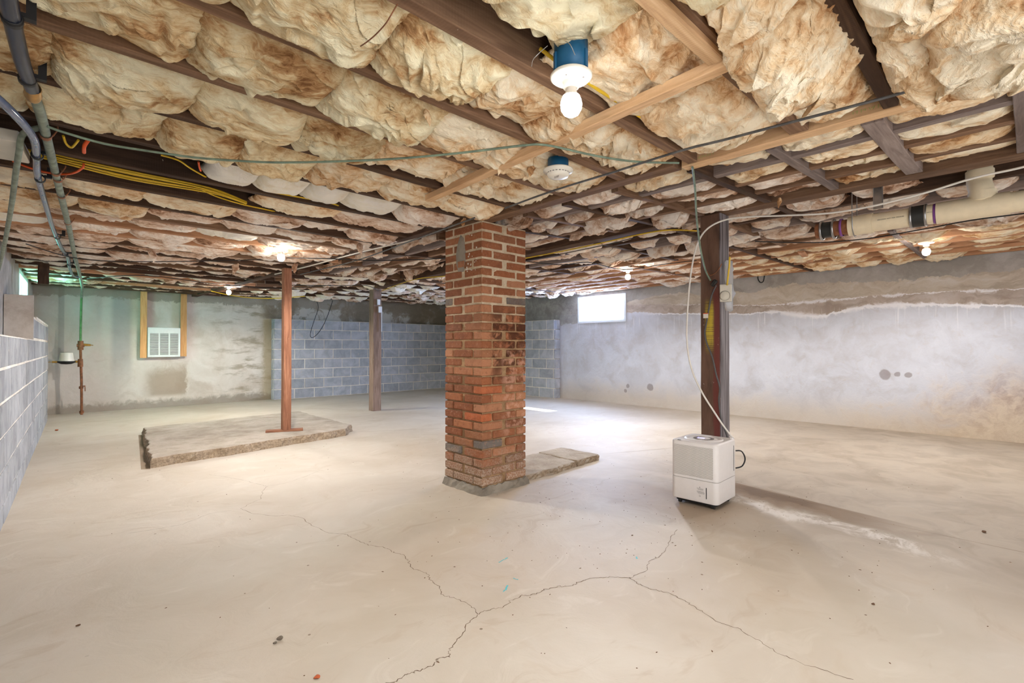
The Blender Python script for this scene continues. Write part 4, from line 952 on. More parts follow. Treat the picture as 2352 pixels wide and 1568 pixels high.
m = MB(); m.tube([(1.065, 0.96, 1.93), (1.05, 1.0, 1.905), (1.07, 1.03, 1.90)], 0.0012, 5, 4); m.tube([(1.075, 0.90, 1.92), (1.06, 0.87, 1.89), (1.08, 0.87, 1.87)], 0.0012, 5, 4); o = m.build('loose_wire', 'steel'); tag(o, 'twisted bare wire curling beside the blue lamp box', 'wire')
# smoke alarm
sa = thing('smoke_alarm', (1.80, 1.555, 1.895), 'round white smoke alarm under a joist above the brick column', 'smoke alarm')
m = MB(); m.lathe((0,0,0), [(0.0, 0.012), (0.066, 0.012), (0.072, 0.008), (0.072, 0.001), (0.056, -0.004), (0.053, -0.016), (0.049, -0.024), (0.030, -0.027), (0.0, -0.0275)], 44); m.build('housing', 'porcelain', sa)
m = MB()
for k in range(22):
    a = 2*PI*k/22; m.box((0.0535*math.cos(a), 0.0535*math.sin(a), -0.0085), (0.003, 0.009, 0.005), 0, Matrix.Rotation(a, 3, 'Z'))
m.build('vent_slots', 'heater_dark', sa)
m = MB()
for k in range(5): m.box((-0.012 + 0.0, -0.012 + 0.006*k, -0.0275), (0.028, 0.0018, 0.0015), 0, Matrix.Rotation(0.8, 3, 'Z'))
m.build('sounder_grille', 'heater_dark', sa)
m = MB(); m.lathe((0.0, 0.0, 0), [(0.05, 0.012), (0.05, 0.06), (0.0, 0.06)], 16); m.build('junction_box', 'blue_box', sa)

# ------------------------------------------------------------------ heater on studs at the back wall
st1 = beam('stud', (1.262, 10.36, 0.86), (1.262, 10.36, 2.10), 0.09, 0.038, 'wood_stud'); tag(st1, 'bare wooden stud hanging at the left of the white heater', 'stud')
st2 = beam('stud', (1.835, 10.36, 0.88), (1.835, 10.36, 2.08), 0.09, 0.038, 'wood_stud'); tag(st2, 'bare wooden stud hanging at the right of the white heater', 'stud')
for s_, x in ((st1, 1.262), (st2, 1.835)):
    s_.rotation_euler = (0, -PI/2, 0); s_.rotation_euler = Matrix(((0, -1, 0), (0, 0, -1), (1, 0, 0))).to_euler(); s_.location = (x, 10.36, s_.location.z)
ht = thing('wall_heater', (1.55, 10.31, 0.87), 'white louvred wall heater hanging between two bare wooden studs', 'heater')
m = MB(); m.box((0, 0.01, 0.255), (0.47, 0.03, 0.51), 0.006); m.build('cover', 'heater_white', ht)
m = MB(); m.box((0.0, 0.05, 0.25), (0.40, 0.06, 0.44)); m.build('housing', 'heater_dark', ht)
for k in range(3):
    x = -0.142 + 0.142*k
    m = MB(); m.box((x, -0.0055, 0.225), (0.118, 0.002, 0.372)); f = m.build('grille', 'heater_dark', ht)
    m = MB()
    for j in range(20): m.box((x, -0.0085, 0.225 - 0.176 + j*0.0185), (0.116, 0.005, 0.008), 0, Matrix.Rotation(0.5, 3, 'X'))
    m.build('louvre', 'heater_white', f)

# ------------------------------------------------------------------ gas pipe and regulators on the back wall, left
gp = thing('gas_pipe', (0.45, 10.1, 0), 'rusty vertical pipe with green upper length against the back wall', 'pipe')
m = MB(); m.tube([(0.02, 0, 0.0), (0.015, 0, 0.5), (0.0, 0, 1.0)], 0.017, 12, 2); m.lathe((0.02, 0, 0.03), [(0.028, -0.01), (0.028, 0.03)], 12); m.lathe((0.012, 0, 0.42), [(0.025, -0.02), (0.028, 0.0), (0.025, 0.02)], 12); m.build('lower_pipe', 'rust', gp)
m = MB(); m.tube([(0.0, 0, 0.98), (0.0, 0, 1.3), (0.005, 0, 1.80)], 0.015, 12, 2); m.build('upper_pipe', 'green_pipe2', gp)
m = MB(); m.cyl((0, 0, 0.74), (0, 0, 0.86), 0.034, 0.030, 14); m.cyl((0, 0, 1.0), (0, 0, 1.14), 0.036, 0.034, 14); m.cyl((-0.045, 0, 1.07), (0.045, 0, 1.07), 0.025, n=12); m.build('fittings', 'rust', gp)
m = MB(); m.cyl((0.03, 0, 1.08), (0.12, 0, 1.075), 0.022, 0.016, 14); m.cyl((0.12, 0, 1.075), (0.15, 0, 1.073), 0.006, n=8); m.build('brass_valve', 'brass', gp)
m = MB(); m.cyl((0.03, 0, 0.44), (0.055, 0, 0.44), 0.008, n=8); m.cyl((0.055, 0, 0.45), (0.058, 0, 0.36), 0.006, n=8); m.build('lever', 'rust', gp)
rg = thing('meter_dome', (0.29, 10.12, 0.82), 'white domed meter with black rim on a brass stub beside the rusty pipe', 'meter')
m = MB(); m.lathe((0, 0, 0.01), [(0.0, 0.13), (0.07, 0.128), (0.075, 0.12), (0.085, 0.04), (0.095, 0.0)], 28); m.build('dome', 'porcelain', rg)
m = MB(); m.lathe((0, 0, -0.01), [(0.0, -0.03), (0.06, -0.025), (0.105, 0.0), (0.108, 0.015), (0.1, 0.022)], 28); m.build('rim', 'black', rg)
m = MB(); m.cyl((0.09, 0, 0), (0.15, 0, 0), 0.018, n=10); m.cyl((-0.16, 0, 0), (-0.09, 0, 0), 0.016, n=10); m.lathe((-0.185, 0, 0), [(0.015, -0.004), (0.03, -0.004), (0.03, 0.004), (0.015, 0.004)], 14); tag(m.build('brass_stub', 'brass', rg), kind='stuff')

# ------------------------------------------------------------------ pipes and hoses under the joists at the left
cable('water_pipe', [(-0.020,2.338,1.905),(-0.005,2.500,1.905),(0.014,2.786,1.905),(0.037,3.150,1.910),(0.087,3.911,1.910),(0.153,4.933,1.915),(0.235,6.337,1.915),(0.314,7.515,1.920), (0.44, 9.6, 1.92), (0.455, 10.08, 1.86), (0.455, 10.1, 1.79)], 0.016, 'green_pipe', 'old grey-green metal pipe running back under the left joists', 'pipe', n=10, sub=3)
m = MB()
for p in [(0.010,2.733,1.905),(0.049,3.298,1.910),(0.059,3.419,1.910),(0.081,3.780,1.910),(0.131,4.598,1.915)]:
    m.lathe(p, [(0.019, -0.02), (0.021, 0.0), (0.019, 0.02)], 10, 'Y'); m.tube([(p[0]+0.02, p[1], p[2]), (p[0]+0.035, p[1], p[2]+0.03), (p[0]+0.035, p[1], 1.95)], 0.003, 5, 2)
o = tag(m.build('pipe_clip', 'rust'), kind='stuff'); o.parent = bpy.data.objects['water_pipe']
cable('black_hose', [(-0.067,1.553,1.890),(-0.064,1.661,1.890),(-0.059,1.784,1.890),(-0.053,1.901,1.890),(-0.044,2.050,1.890),(-0.032,2.184,1.895),(-0.024,2.302,1.905)], 0.019, 'black_hose', 'thick blue-black hose at the top left clamped to the grey-green pipe', 'hose', n=10, sub=3)
m = MB(); p = (-0.024,2.302,1.905)
m.lathe(p, [(0.021, -0.04), (0.023, -0.03), (0.021, 0.0), (0.024, 0.02), (0.02, 0.05)], 14, 'Y'); o = m.build('hose_coupling', 'brass'); tag(o, 'brass coupling joining the thick black hose to the old pipe', 'coupling')
bh = cable('clear_hose', [(-0.153,2.228,1.860),(-0.119,2.285,1.860),(-0.083,2.391,1.860),(-0.044,2.578,1.870),(-0.022,2.768,1.880),(-0.018,3.057,1.900),(-0.016,3.364,1.900),(0.000,3.748,1.905),(0.024,4.201,1.905),(0.056,4.813,1.910),(0.087,5.269,1.910),(0.135,5.904,1.915),(0.189,6.446,1.915),(0.226,7.210,1.910),(0.280,7.930,1.910),(0.344,8.123,1.915)], 0.0145, 'blue_hose', 'translucent blue-grey hose bending along beside the grey-green pipe', 'hose', n=10, sub=4)
def strap(p, label):
    m = MB(); m.lathe(p, [(0.018, -0.012), (0.022, -0.012), (0.022, 0.012), (0.018, 0.012)], 14, 'Y'); m.box((p[0]+0.03, p[1], p[2]+0.014), (0.03, 0.022, 0.012)); m.box((p[0]+0.035, p[1], (p[2]+1.95)/2+0.012), (0.02, 0.016, 1.95-p[2])); tag(m.build('hose_clamp', 'black'), label, 'clamp', 'black clamps holding the hoses to the joists')
for p, l in zip([(-0.058,1.788,1.890),(-0.036,2.177,1.895),(-0.016,3.028,1.900),(-0.007,3.442,1.900),(0.091,5.222,1.910),(0.163,6.190,1.915),(0.215,6.869,1.910)], ['black clamp at the very top of the blue-black hose', 'black clamp just above the brass coupling', 'black clamp at the bend of the blue-grey hose', 'black clamp just below the bend of the blue-grey hose', 'black clamp halfway back along the blue-grey hose', 'second last black clamp on the blue-grey hose', 'last black clamp on the blue-grey hose near the left window']): strap(p, l)
cable('grey_conduit', [(0.013,2.708,1.930),(-0.022,2.733,1.920),(-0.050,2.772,1.910),(-0.063,2.832,1.900), (-0.069,2.901,1.870),(-0.087,3.195,1.840),(-0.109,3.589,1.800),(-0.141,4.096,1.750),(-0.192,4.887,1.700),(-0.248,5.606,1.620)], 0.0115, 'green_pipe', 'thin grey-green cable bending down to the left wall', 'cable', n=8, sub=4)
cable('green_cable', [(0.013,2.575,1.890),(0.065,2.588,1.885),(0.184,2.600,1.880),(0.308,2.557,1.875),(0.482,2.484,1.870),(0.640,2.370,1.865),(0.756,2.280,1.865),(0.924,2.123,1.870),(1.110,1.921,1.875),(1.286,1.681,1.880),(1.439,1.438,1.885),(1.491,1.376,1.885),(1.586,1.351,1.890),(1.763,1.300,1.890),(1.957,1.224,1.895),(2.115,1.095,1.895)], 0.0048, 'green_cable', 'dusty green cable strung under the joists from the pipe to the pale beam', 'cable', n=6, sub=4)
cable('steel_cable', [(1.995,0.087,1.880),(2.031,0.177,1.880),(2.021,0.379,1.880),(1.996,0.617,1.880),(1.987,0.840,1.885),(1.964,1.016,1.885),(1.974,1.380,1.885),(1.977,1.744,1.885),(2.017,2.164,1.885)], 0.0052, 'cable_grey', 'dark twisted steel cable stretched under the joists towards the brick column', 'cable', n=6, sub=3)
cable('pale_cable', [(2.050,2.492,1.895),(2.099,3.006,1.895),(2.151,3.579,1.895),(2.216,4.224,1.895),(2.233,4.809,1.895),(2.213,5.298,1.895),(2.190,5.858,1.895)], 0.0055, 'cable_grey', 'grey cable strung under the joists from the brick column towards the post bulb', 'cable', n=6, sub=3)
cable('white_cable', [(2.2, 3.4, 1.925), (2.12, 4.3, 1.92), (2.10, 5.4, 1.925), (2.05, 6.3, 1.93)], 0.006, 'white_hose', 'pale cable stapled beside the dark beam behind the brick column', 'cable', n=6, sub=3)
# yellow cables in the open bay at the left
for k in range(6):
    dy = 0.012*k; dz = 0.006*((k*7) % 4)
    cable('yellow_cable', [(-0.12, 3.27+dy, 1.985+dz), (0.1, 3.26+dy*1.6, 1.97+dz), (0.35, 3.22+dy*2.6, 1.955+dz), (0.62, 3.27+dy*1.8, 1.965+dz), (0.78, 3.36+dy*0.6, 1.975+dz), (0.95, 3.45+0.003*k, 1.97+dz*0.5)], 0.0045, 'yellow', 'yellow flat cable, %s in the bundle crossing the open joist bay' % ORD[k], 'cable', 'yellow cables bundled in the open bay', n=6, sub=4)
cable('yellow_cable', [(0.684,3.353,1.975),(0.780,3.426,1.970),(0.941,3.479,1.965),(1.103,3.491,1.962),(1.323,3.543,1.962)], 0.0045, 'yellow', 'single yellow cable leaving the bundle along the next joist', 'cable')
cable('yellow_cable', [(0.421,2.927,1.990),(0.494,2.933,1.985),(0.565,3.013,1.980),(0.664,3.102,1.975),(0.735,3.133,1.970),(0.928,3.092,1.966),(1.172,3.069,1.966),(1.349,3.065,1.966),(1.506,3.180,1.980)], 0.0046, 'yellow', 'yellow cable running just under the clean white insulation', 'cable')
cable('yellow_cable', [(0.066,2.900,1.970),(0.077,2.954,1.955),(0.097,2.988,1.955),(0.116,2.914,1.970)], 0.005, 'yellow', 'small loop of yellow cable near the old pipe', 'cable')
cable('yellow_cable', [(1.107,1.030,1.970),(1.131,1.012,1.950),(1.191,1.014,1.945),(1.342,1.026,1.950),(1.429,1.035,1.955),(1.534,1.042,1.960),(1.726,1.060,1.970)], 0.006, 'yellow', 'flat yellow cable along the joist beside the nearest bulb', 'cable')
cable('orange_cable', [(-0.103,3.430,1.960),(-0.057,3.407,1.940),(-0.010,3.407,1.930),(0.038,3.413,1.930),(0.086,3.384,1.930),(0.120,3.317,1.930),(0.146,3.237,1.940),(0.149,3.236,1.960)], 0.0055, 'orange', 'orange cable curving below the yellow bundle at left', 'cable')
cable('orange_cable', [(0.152,2.932,1.990),(0.138,2.945,1.960),(0.140,3.012,1.950)], 0.008, 'orange', 'short hanging end of flat orange cable', 'cable')
cable('orange_cable', [(0.572,2.891,1.985),(0.583,2.924,1.970),(0.596,2.961,1.965)], 0.005, 'orange', 'tiny orange cable end beside the clean white insulation', 'cable')
cable('yellow_cable', [(3.753,3.751,2.000),(3.740,3.130,2.000),(3.684,2.671,1.995),(3.634,2.193,1.995),(3.678,1.981,1.995),(3.880,1.858,2.000)], 0.006, 'yellow', 'yellow cable along the girder between brick column and painted post', 'cable')
cable('yellow_cable', [(3.828,3.825,1.990),(3.804,3.184,1.990),(3.753,2.624,1.990),(3.690,2.311,1.990)], 0.004, 'black', 'black cable beside the yellow one along the girder', 'cable')
cable('yellow_cable', [(4.125,7.555,1.970),(3.844,6.516,1.970),(3.687,5.685,1.970),(3.796,5.238,1.970),(3.818,4.899,1.970)], 0.006, 'yellow', 'yellow cable along the girder near the grey square post', 'cable')
cable('yellow_cable', [(1.876,8.586,1.900),(2.216,8.876,1.880),(2.571,8.986,1.870),(2.861,8.811,1.870),(3.132,8.187,1.880)], 0.007, 'yellow', 'yellow cable sagging by the bulb near the heater', 'cable')
blk_lab = ['black wire strung low across the far joists above the heater', 'black wire strung across the joists left of the brick column', 'black wire sagging below the joists near the bright window', 'black wire running under the joists towards the right wall bulb', 'thin black wire above the grey block wall', 'black wire running towards the left window']
blk_pts = [[(0.417,8.119,1.900),(0.873,7.171,1.890),(1.585,7.369,1.880),(2.457,7.388,1.885),(2.899,6.647,1.900)],
 [(1.681,4.823,1.890),(1.974,4.528,1.880),(2.317,4.330,1.880),(2.593,3.999,1.880),(2.748,3.724,1.880)],
 [(3.780,3.711,1.970),(4.178,3.559,1.960),(4.205,3.218,1.950),(4.643,3.189,1.930),(4.838,3.088,1.930),(4.909,2.696,1.950),(4.995,2.393,1.960)],
 [(4.550,1.641,1.980),(4.959,1.291,1.975),(5.102,0.934,1.975),(5.047,0.580,1.980),(4.941,0.269,1.980),(4.950,-0.002,1.980),(4.910,-0.255,1.980)],
 [(2.360,7.097,1.900),(2.937,6.455,1.880),(3.171,6.164,1.880),(3.721,6.817,1.900)],
 [(-0.090,5.714,1.900),(0.193,6.187,1.890),(0.506,6.133,1.880),(0.996,5.664,1.880),(1.533,5.094,1.890)]]
for l, p in zip(blk_lab, blk_pts): cable('black_wire', p, 0.0045, 'black', l, 'wire', n=6, sub=4)
cable('hanging_wire', [(4.453,10.120,2.025),(4.370,10.120,1.763),(4.250,10.120,1.485),(4.124,10.120,1.302),(4.016,10.120,1.237),(3.989,10.120,1.326),(4.068,10.120,1.597),(4.148,10.120,1.843),(4.121,10.120,1.986)], 0.006, 'black', 'loop of black wire hanging in front of the grey block wall', 'wire', n=6, sub=5)
cable('hanging_wire', [(7.600,2.706,2.124),(7.600,2.707,2.047),(7.600,2.677,1.993),(7.600,2.635,2.002),(7.600,2.616,2.089)], 0.008, 'black', 'small loop of black wire at the top of the right wall', 'wire', n=6, sub=5)
cable('hanger_wire', [(0.634,1.073,1.900),(0.611,1.058,1.860),(0.612,1.092,1.850),(0.615,1.148,1.850),(0.621,1.207,1.860),(0.648,1.295,1.900)], 0.0018, 'rust', 'bent wire insulation hanger near the top of the picture', 'wire', n=5, sub=5)

# ------------------------------------------------------------------ drain pipe at the right
pp = thing('drain_pipe', (3.86, 0, 1.845), 'large cream plastic drain pipe hung under the joists at the right', 'pipe')
PR = 0.057
m = MB(); m.cyl((0, 0.80, 0), (0, -1.6, 0.0), PR, n=28); m.build('pipe_run', 'pvc', pp)
m = MB()
for y0, y1 in ((0.80, 0.67), (0.36, 0.05), (-0.2, -0.34)):
    m = MB(); m.cyl((0, y0, 0), (0, y1, 0), PR+0.006, n=28); m.build('socket', 'pvc', pp)
m = MB(); m.cyl((0, 0.47, 0), (0, 0.415, 0), PR+0.0075, n=28); m.build('rubber_coupling', 'rubber', pp)
m = MB(); m.cyl((0, 0.95, 0), (0, 0.89, 0), PR-0.004, n=24); m.build('rubber_coupling', 'rubber', pp)
m = MB()
for y in (0.477, 0.408, 0.955, 0.885):
    m = MB(); m.lathe((0, y, 0), [(PR+0.003, -0.006), (PR+0.0095, -0.006), (PR+0.0095, 0.006), (PR+0.003, 0.006)], 28, 'Y'); m.build('hose_band', 'steel', pp)
m = MB(); m.cyl((0, 0.99, 0), (0, 0.78, 0), PR-0.008, n=24); m.build('brown_stub', 'rust', pp)
m = MB()
for y in (0.84, 0.365, -0.345):
    m = MB(); m.lathe((0, y, 0), [(PR-0.001, -0.006), (PR+0.0012, -0.006), (PR+0.0012, 0.008), (PR-0.001, 0.008)], 28, 'Y'); m.build('primer_ring', 'purple', pp)
m = MB(); m.tube([(0, 0.16, 0.02), (-0.005, 0.165, 0.09), (0.01, 0.175, 0.15), (0.01, 0.17, 0.24), (0.01, 0.17, 0.42)], PR-0.002, 24, 5); m.build('riser', 'pvc', pp)
m = MB(); m.cyl((0, 0.16, 0.035), (0, 0.162, 0.085), PR+0.005, n=28); m.build('riser_socket', 'pvc', pp)
m = MB(); m.cyl((0.01, 0.172, 0.165), (0.01, 0.172, 0.21), PR+0.005, n=28); m.build('riser_socket', 'pvc', pp)
def text(body, size, mat, parent, name, mtx):
    cu = bpy.data.curves.new(name, 'FONT'); cu.body = body; cu.size = size; cu.align_x = 'CENTER'; cu.align_y = 'CENTER'; cu.extrude = 0.0002
    to = bpy.data.objects.new('tmp', cu); C.objects.link(to); dg = bpy.context.evaluated_depsgraph_get(); me = bpy.data.meshes.new_from_object(to.evaluated_get(dg))
    bpy.data.objects.remove(to); me.materials.clear(); me.materials.append(M[mat]); me.transform(mtx)
    return put(name, me, parent)
# print runs along the pipe on the side that faces the camera (-X)
tm = Matrix(((0, 0, -1, -PR-0.0008), (-1, 0, 0, 0.572), (0, 1, 0, 0.002), (0, 0, 0, 1)))
text('SOLUTION  NOT  FOR  PRESSURE', 0.0088, 'ink', pp, 'printed_lettering', tm)
tm = Matrix(((0, 0, -1, -PR-0.0012), (-1, 0, 0, 0.386), (0, 1, 0, 0.002), (0, 0, 0, 1)))
text('00-00 12:21', 0.0052, 'ink', pp, 'printed_code', tm)
m = MB(); m.tube([(-0.065, 0.77, 0.25), (-0.066, 0.77, 0.02), (-0.04, 0.77, -0.05), (0.0, 0.77, -0.068), (0.045, 0.77, -0.05), (0.068, 0.77, 0.02), (0.066, 0.77, 0.25)], 0.004, 4, 5); o = m.build('pipe_strap', 'steel'); tag(o, 'perforated metal strap hanging the cream drain pipe', 'strap'); o.location = (3.86, 0, 1.845)
o = post('steel_stud', 3.72, 0.62, 1.90, 2.10, 0.02, 0.05, 'steel', None, 0.0); o.rotation_euler.rotate(Euler((0, 0, 0))); tag(o, 'bright metal stud end above the drain pipe', 'stud')
# green stencilled marks on the pale beam
# illegible stencilled strokes, kept as strokes
for y0, n in ((0.30, 13), (1.02, 8)):
    m = MB(); r = random.Random(int(y0*100))
    for k in range(n):
        L = r.uniform(0.55, 1.0); y = y0 + k*0.0135
        m.box((-0.0358, y, 0.024), (0.0008, 0.0024, 0.014*L), 0, Matrix.Rotation(r.uniform(-0.5, 0.5), 3, 'X'))
        if k % 2: m.box((-0.0358, y+0.004, 0.024 + r.uniform(-0.005, 0.005)), (0.0008, 0.008, 0.0018))
    o = m.build('stencil_mark', 'ink_green'); o.location = (2.34, 0, 1.945); o.parent = g1; o.matrix_parent_inverse = g1.matrix_basis.inverted()

# beige metal panel at the left edge
m = MB(); m.box((0, 0, 0), (0.16, 0.30, 0.05), 0.004); o = m.build('metal_panel', 'beige_metal', None, (-0.135, 3.02, 1.915), (0, 0, -0.1)); tag(o, 'cream metal panel corner at the left edge under the joists', 'panel')

# ------------------------------------------------------------------ small things on the floor
def pebble(loc, s_, mat, label, cat='stone', flat=0.6, group=None):
    m = MB(); n = 10; V = []
    bm = bmesh.new(); bmesh.ops.create_icosphere(bm, subdivisions=2, radius=1.0); r = random.Random(int(loc[0]*1000))
    for v in bm.verts:
        q = 1 + 0.25*math.sin(v.co.x*4 + loc[0]*50) + r.uniform(-0.08, 0.08); v.co = Vector((v.co.x*s_*q, v.co.y*s_*0.75*q, v.co.z*s_*flat))
    zmin = min(v.co.z for v in bm.verts)
    for v in bm.verts: v.co.z -= zmin
    me = bpy.data.meshes.new('pebble'); bm.to_mesh(me); bm.free(); me.materials.append(M[mat])
    o = put('pebble' if cat == 'stone' else 'leaf_scrap', me, None, (loc[0], loc[1], 0.0005)); return tag(o, label, cat, group)
P_ = [(0.628,1.856,0.000),(0.607,1.844,0.000),(0.642,1.563,0.000),(0.111,2.473,0.000),(0.156,8.385,0.000),(2.458,0.436,0.000),(3.864,0.169,0.000),(3.894,1.873,0.000),(2.382,1.519,0.000),(1.295,1.283,0.000)]
pebble(P_[0], 0.011, 'stone', 'largest grey pebble on the floor at the lower left')
pebble(P_[1], 0.006, 'stone', 'small pebble beside the largest grey pebble')
pebble(P_[2], 0.012, 'leaf_orange', 'rusty orange scrap on the floor near the bottom edge', 'scrap', 0.25)
pebble(P_[3], 0.007, 'debris', 'dark crumb on the floor at the far lower left', 'crumb', 0.4)
pebble(P_[4], 0.022, 'leaf_orange', 'small rust-red chip on the floor beside the low block wall', 'chip', 0.4)
pebble(P_[5], 0.008, 'debris', 'dark twig scrap on the floor at the lower right', 'scrap', 0.3)
pebble(P_[6], 0.014, 'debris', 'dark leaf scrap on the floor right of the damp stain', 'scrap', 0.3)
pebble(P_[8], 0.006, 'debris', 'tiny dark crumb on the floor left of the dehumidifier', 'crumb', 0.4)
m = MB(); r = random.Random(12)
for k in range(420):
    x = r.uniform(0.0, 5.5); y = r.uniform(0.0, 5.5)
    if r.random() < 0.5: x = r.gauss(2.6, 0.7); y = r.gauss(1.6, 0.6)
    s_ = r.uniform(0.0012, 0.0034); a = r.uniform(0, PI); l = r.uniform(1, 2.6)
    if 2.1 < x < 2.8 and 2.5 < y < 3.2: continue
    ca, sa_ = math.cos(a), math.sin(a)
    q = [(x + ca*s_*l, y + sa_*s_*l, 0.0006), (x - sa_*s_, y + ca*s_, 0.0006), (x - ca*s_*l, y - sa_*s_*l, 0.0006), (x + sa_*s_, y - ca*s_, 0.0006), (x, y, 0.0006 + s_*0.7)]
    m.add(q, [(0, 1, 4), (1, 2, 4), (2, 3, 4), (3, 0, 4)])
o = m.build('grit', 'debris'); tag(o, 'fine dark grit and crumbs scattered over the concrete floor', 'grit', kind='stuff')
for a in ([(1.621,1.782,0.000),(1.659,1.786,0.000),(1.689,1.793,0.000)], [(1.557,1.618,0.000),(1.563,1.590,0.000)], [(1.440,1.555,0.000),(1.467,1.565,0.000),(1.493,1.584,0.000)], [(2.160,1.355,0.000),(2.142,1.337,0.000)]):
    ribbon('paint_smear', a, 0.010, 'turquoise', jag=0.003, sub=4)

# ------------------------------------------------------------------ glass wool between the joists

shared = {}
NB = 0
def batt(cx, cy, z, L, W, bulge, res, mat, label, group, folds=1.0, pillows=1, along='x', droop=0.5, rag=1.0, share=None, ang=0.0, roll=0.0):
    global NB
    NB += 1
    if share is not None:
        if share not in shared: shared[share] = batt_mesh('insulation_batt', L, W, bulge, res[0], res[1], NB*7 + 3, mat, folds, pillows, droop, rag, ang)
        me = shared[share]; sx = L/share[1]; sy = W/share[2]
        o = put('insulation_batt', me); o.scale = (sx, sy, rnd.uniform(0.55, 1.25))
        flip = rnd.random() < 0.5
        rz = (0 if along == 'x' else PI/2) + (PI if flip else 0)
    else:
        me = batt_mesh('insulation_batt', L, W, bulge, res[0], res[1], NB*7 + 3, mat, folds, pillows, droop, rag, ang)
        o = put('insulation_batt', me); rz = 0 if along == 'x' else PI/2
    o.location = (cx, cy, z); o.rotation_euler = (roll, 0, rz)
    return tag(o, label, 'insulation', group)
rb = random.Random(21)
bay = 0
for i in range(len(A_Y) - 1):
    y0, y1 = A_Y[i] + 0.03, A_Y[i+1] - 0.03; yc = (y0+y1)/2; W = y1 - y0
    if y1 < -0.3: continue
    x0 = WL(yc) - 0.19; x1 = 2.24
    bay += 1
    if i == 10:   # open bay holding the yellow cables at its left part
        segs = [(0.98, 1.5), (1.5, 2.2)]
    elif i == 9:  # bay with the clean white batts
        segs = [(1.75, 2.2)]
        for k, (a, b) in enumerate(((0.62, 0.86), (0.86, 1.12), (1.12, 1.36), (1.36, 1.72))):
            batt((a+b)/2, yc+0.03, 1.955, (b-a)*1.03, W-0.02, 0.012, (60, 50), 'fiberglass_white', 'clean white insulation pillow in a row behind a yellow cable, %s from the left' % ORD[k], 'clean white insulation pillows', 0.3, rag=0.2, droop=0.1)
    else:
        if yc < 3.0: n = 7 if yc > 1.2 else 5
        elif yc < 5.2: n = 6
        else: n = 3
        w_ = [rb.uniform(0.8, 1.2) for _ in range(n)]; s_ = sum(w_); segs = []; a = x0
        for q in w_: b = a + (x1-x0)*q/s_; segs.append((a, b)); a = b
    for k, (a, b) in enumerate(segs):
        cx = (a+b)/2; L = b - a; d = math.hypot(cx, yc); depth = cx*0.692 + yc*0.722
        if depth < 0.75 and not (cx > 1.0): continue
        if depth < 3.0: res = (180, 130) if L > 0.42 else (130, 120)
        elif depth < 5.2: res = (96, 56)
        else: res = (110, 22)
        bul = rb.uniform(0.0, 0.04) if yc < 3.0 else rb.uniform(-0.035, 0.012)
        if cx < 0.9 and yc < 2.6: bul += 0.008
        if cx < 0.2: bul = min(bul, -0.01)
        if cx > 1.0 and 0.6 < yc < 3.0: bul = rb.uniform(-0.025, 0.005)
        if yc < 0.35: bul = 0.05
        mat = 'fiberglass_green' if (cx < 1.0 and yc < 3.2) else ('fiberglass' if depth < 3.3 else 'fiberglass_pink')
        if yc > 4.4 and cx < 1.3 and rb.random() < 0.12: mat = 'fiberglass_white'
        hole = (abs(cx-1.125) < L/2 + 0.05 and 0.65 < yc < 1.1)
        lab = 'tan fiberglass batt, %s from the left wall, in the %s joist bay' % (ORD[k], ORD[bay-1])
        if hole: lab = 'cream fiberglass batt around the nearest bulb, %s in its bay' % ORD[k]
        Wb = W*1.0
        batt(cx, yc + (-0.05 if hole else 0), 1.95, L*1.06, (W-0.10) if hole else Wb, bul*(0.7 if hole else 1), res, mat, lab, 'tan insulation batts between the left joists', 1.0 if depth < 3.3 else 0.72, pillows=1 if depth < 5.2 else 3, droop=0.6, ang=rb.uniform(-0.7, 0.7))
# heavy sagging batts at the top right of the view
batt(1.66, 0.475, 1.93, 0.46, 0.29, 0.065, (200, 130), 'fiberglass', 'thick crumpled cream batt hanging low right of the splintered board', 'heavy sagging batts at the right', 1.5, rag=1.3, ang=1.1)
batt(1.93, 0.0, 1.92, 0.62, 0.42, 0.07, (220, 140), 'fiberglass', 'large fluffy cream batt sagging low near the top right corner', 'heavy sagging batts at the right', 1.2, rag=1.2, ang=0.5)
batt(2.95, -0.22, 1.97, 0.85, 0.36, 0.05, (180, 120), 'fiberglass', 'wide fluffy batt sagging below the beam beyond the top right corner', 'heavy sagging batts at the right', 1.2, rag=1.2, ang=0.4)
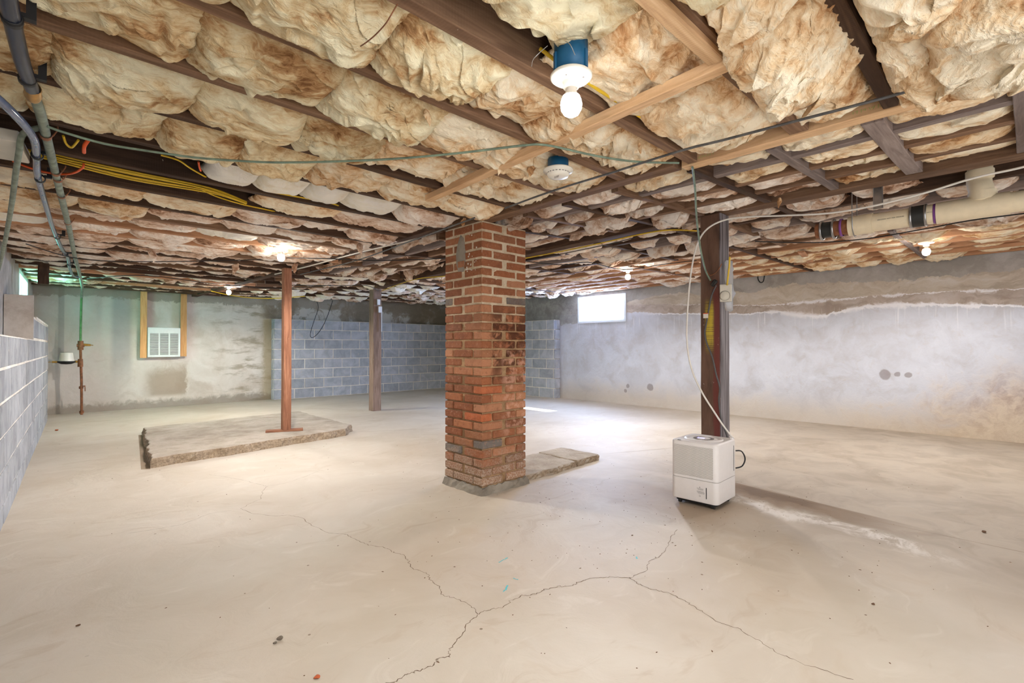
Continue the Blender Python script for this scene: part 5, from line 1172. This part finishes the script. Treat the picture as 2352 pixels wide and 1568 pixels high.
# bays between the lengthwise joists at the right
bx = [2.385, 2.64, 2.92, 3.22, 3.54, 4.02, 4.42, 4.82, 5.22, 5.62, 6.02, 6.42, 6.82, 7.22, 7.66]
cnt = 0; bay = 0
for i in range(len(bx)-1):
    x0, x1 = bx[i] + 0.028, bx[i+1] - 0.028
    if i == 4: x0 = 3.67
    xc = (x0+x1)/2; W = x1 - x0; bay += 1
    ys = B_Y[:] if x1 < 5.0 else [-0.4, 0.42, 1.18, 2.02, 2.78, 4.3, 6.08]
    for k, (a, b) in enumerate(zip(ys[:-1], ys[1:])):
        if b < -0.05: continue
        if i == 4 and a < 0.75 : 
            if not (0.40 <= a): continue
        yc = (a+b)/2; L = b - a - 0.04; depth = xc*0.692 + yc*0.722
        if yc > 2.6 and xc < 2.7 and yc < 3.3: pass
        lab = 'stained fiberglass batt, %s from camera, %s bay right of the pale beam' % (ORD[k], ORD[bay-1])
        mat = 'fiberglass' if depth < 2.8 else 'fiberglass_pink'
        if xc > 5.6 and yc < 2.5: mat = 'fiberglass'
        bul = rb.uniform(-0.045, 0.0) if depth < 3.2 else rb.uniform(-0.01, 0.03)
        if yc > 2.4: bul += 0.01
        z = zc(xc)
        if depth < 3.4:
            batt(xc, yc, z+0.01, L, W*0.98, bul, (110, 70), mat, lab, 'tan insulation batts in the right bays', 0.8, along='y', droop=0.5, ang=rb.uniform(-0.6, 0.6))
        else:
            Ls = 0.4 if L < 0.6 else (0.75 if L < 1.0 else 1.6)
            v = rb.randrange(8)
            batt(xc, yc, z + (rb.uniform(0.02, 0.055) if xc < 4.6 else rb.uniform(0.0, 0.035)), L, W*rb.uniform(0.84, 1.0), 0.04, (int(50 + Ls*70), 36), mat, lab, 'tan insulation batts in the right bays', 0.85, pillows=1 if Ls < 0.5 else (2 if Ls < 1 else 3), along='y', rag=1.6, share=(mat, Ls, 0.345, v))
# far bays behind, joists across
bay = 0
for i in range(len(A_Y)-1):
    if A_Y[i] < 5.9: continue
    y0, y1 = A_Y[i] + 0.028, A_Y[i+1] - 0.028; yc = (y0+y1)/2; bay += 1
    for k, (a, b) in enumerate(((2.36, 3.52), (3.66, 5.0), (5.0, 6.35), (6.35, 7.66))):
        xc = (a+b)/2
        lab = 'pale fiberglass batt, %s from right wall, %s bay past the small window' % (ORD[3-k], ORD[bay-1])
        v = rb.randrange(7); mm = 'fiberglass_white' if rb.random() < 0.3 else 'fiberglass_pink'
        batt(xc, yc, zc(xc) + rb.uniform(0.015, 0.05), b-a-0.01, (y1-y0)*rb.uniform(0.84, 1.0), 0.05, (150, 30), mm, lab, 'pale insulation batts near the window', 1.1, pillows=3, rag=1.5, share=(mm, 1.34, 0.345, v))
print('batts', NB)
# torn scraps of glass wool hanging from the timbers
def tuft(loc, L, seed, label, mat='fiberglass'):
    n_u, n_v = 12, 14; r = np.random.RandomState(seed); V = []; F = []
    for j in range(n_u):
        t = j/(n_u-1); rad = L*0.26*math.sin(PI*min(1, 0.12 + t*0.95))**0.8*(1-0.55*t)
        for k in range(n_v):
            a = 2*PI*k/n_v; V.append((rad*math.cos(a)*1.25 + 0.12*L*math.sin(3*t+seed), rad*0.7*math.sin(a) + 0.08*L*t, -L*t))
    V = np.array(V); Q = V/L*3.0 + seed; V[:, 0] += 0.16*L*fbm(Q, 3); V[:, 1] += 0.16*L*fbm(Q + 9, 3); V[:, 2] += 0.12*L*fbm(Q + 21, 3)
    for j in range(n_u-1):
        for k in range(n_v): F.append((j*n_v+k, j*n_v+(k+1) % n_v, (j+1)*n_v+(k+1) % n_v, (j+1)*n_v+k))
    F.append(tuple(range((n_u-1)*n_v, n_u*n_v)))
    m = MB(); m.add(V.tolist(), F, True); return tag(m.build('insulation_tuft', mat, None, loc), label, 'insulation', 'torn tufts hanging from the timbers')
tl = [((1150,372),'torn tuft of glass wool hanging near the smoke alarm, leftmost'), ((1218,372),'torn tuft of glass wool hanging just left of the smoke alarm'), ((1470,330),'small torn tuft hanging between the steel cable and the nearest bulb'), ((985,255),'torn tuft hanging left of the nearest bulb along the brown joist'), ((895,268),'small tuft poking from the joist left of the brick column top'), ((1065,500),'tuft sticking out over the top left of the brick column'), ((1790,455),'pointed tuft hanging over the painted post girder'), ((350,575),'ragged tuft among the far left joists'), ((830,560),'ragged tuft left of the brick column under the joists'), ((680,605),'ragged tuft right above the reddish post'), ((540,605),'ragged tuft left of the bulb above the reddish post')]
for k, ((u, v), l) in enumerate(tl):
    p = [(1.614,1.763,1.950),(1.718,1.663,1.950),(1.914,1.175,1.950),(1.065,1.570,1.950),(0.981,1.715,1.950),(2.128,2.707,1.950),(3.407,1.081,2.000),(0.751,5.643,1.950),(2.024,4.017,1.950),(1.992,5.454,1.950),(1.516,5.911,1.950)][k]
    tuft(p, [0.07, 0.09, 0.05, 0.06, 0.05, 0.07, 0.07, 0.12, 0.11, 0.12, 0.13, 0.12][k], k*5 + 2, l, 'fiberglass' if k < 7 else 'fiberglass_pink')
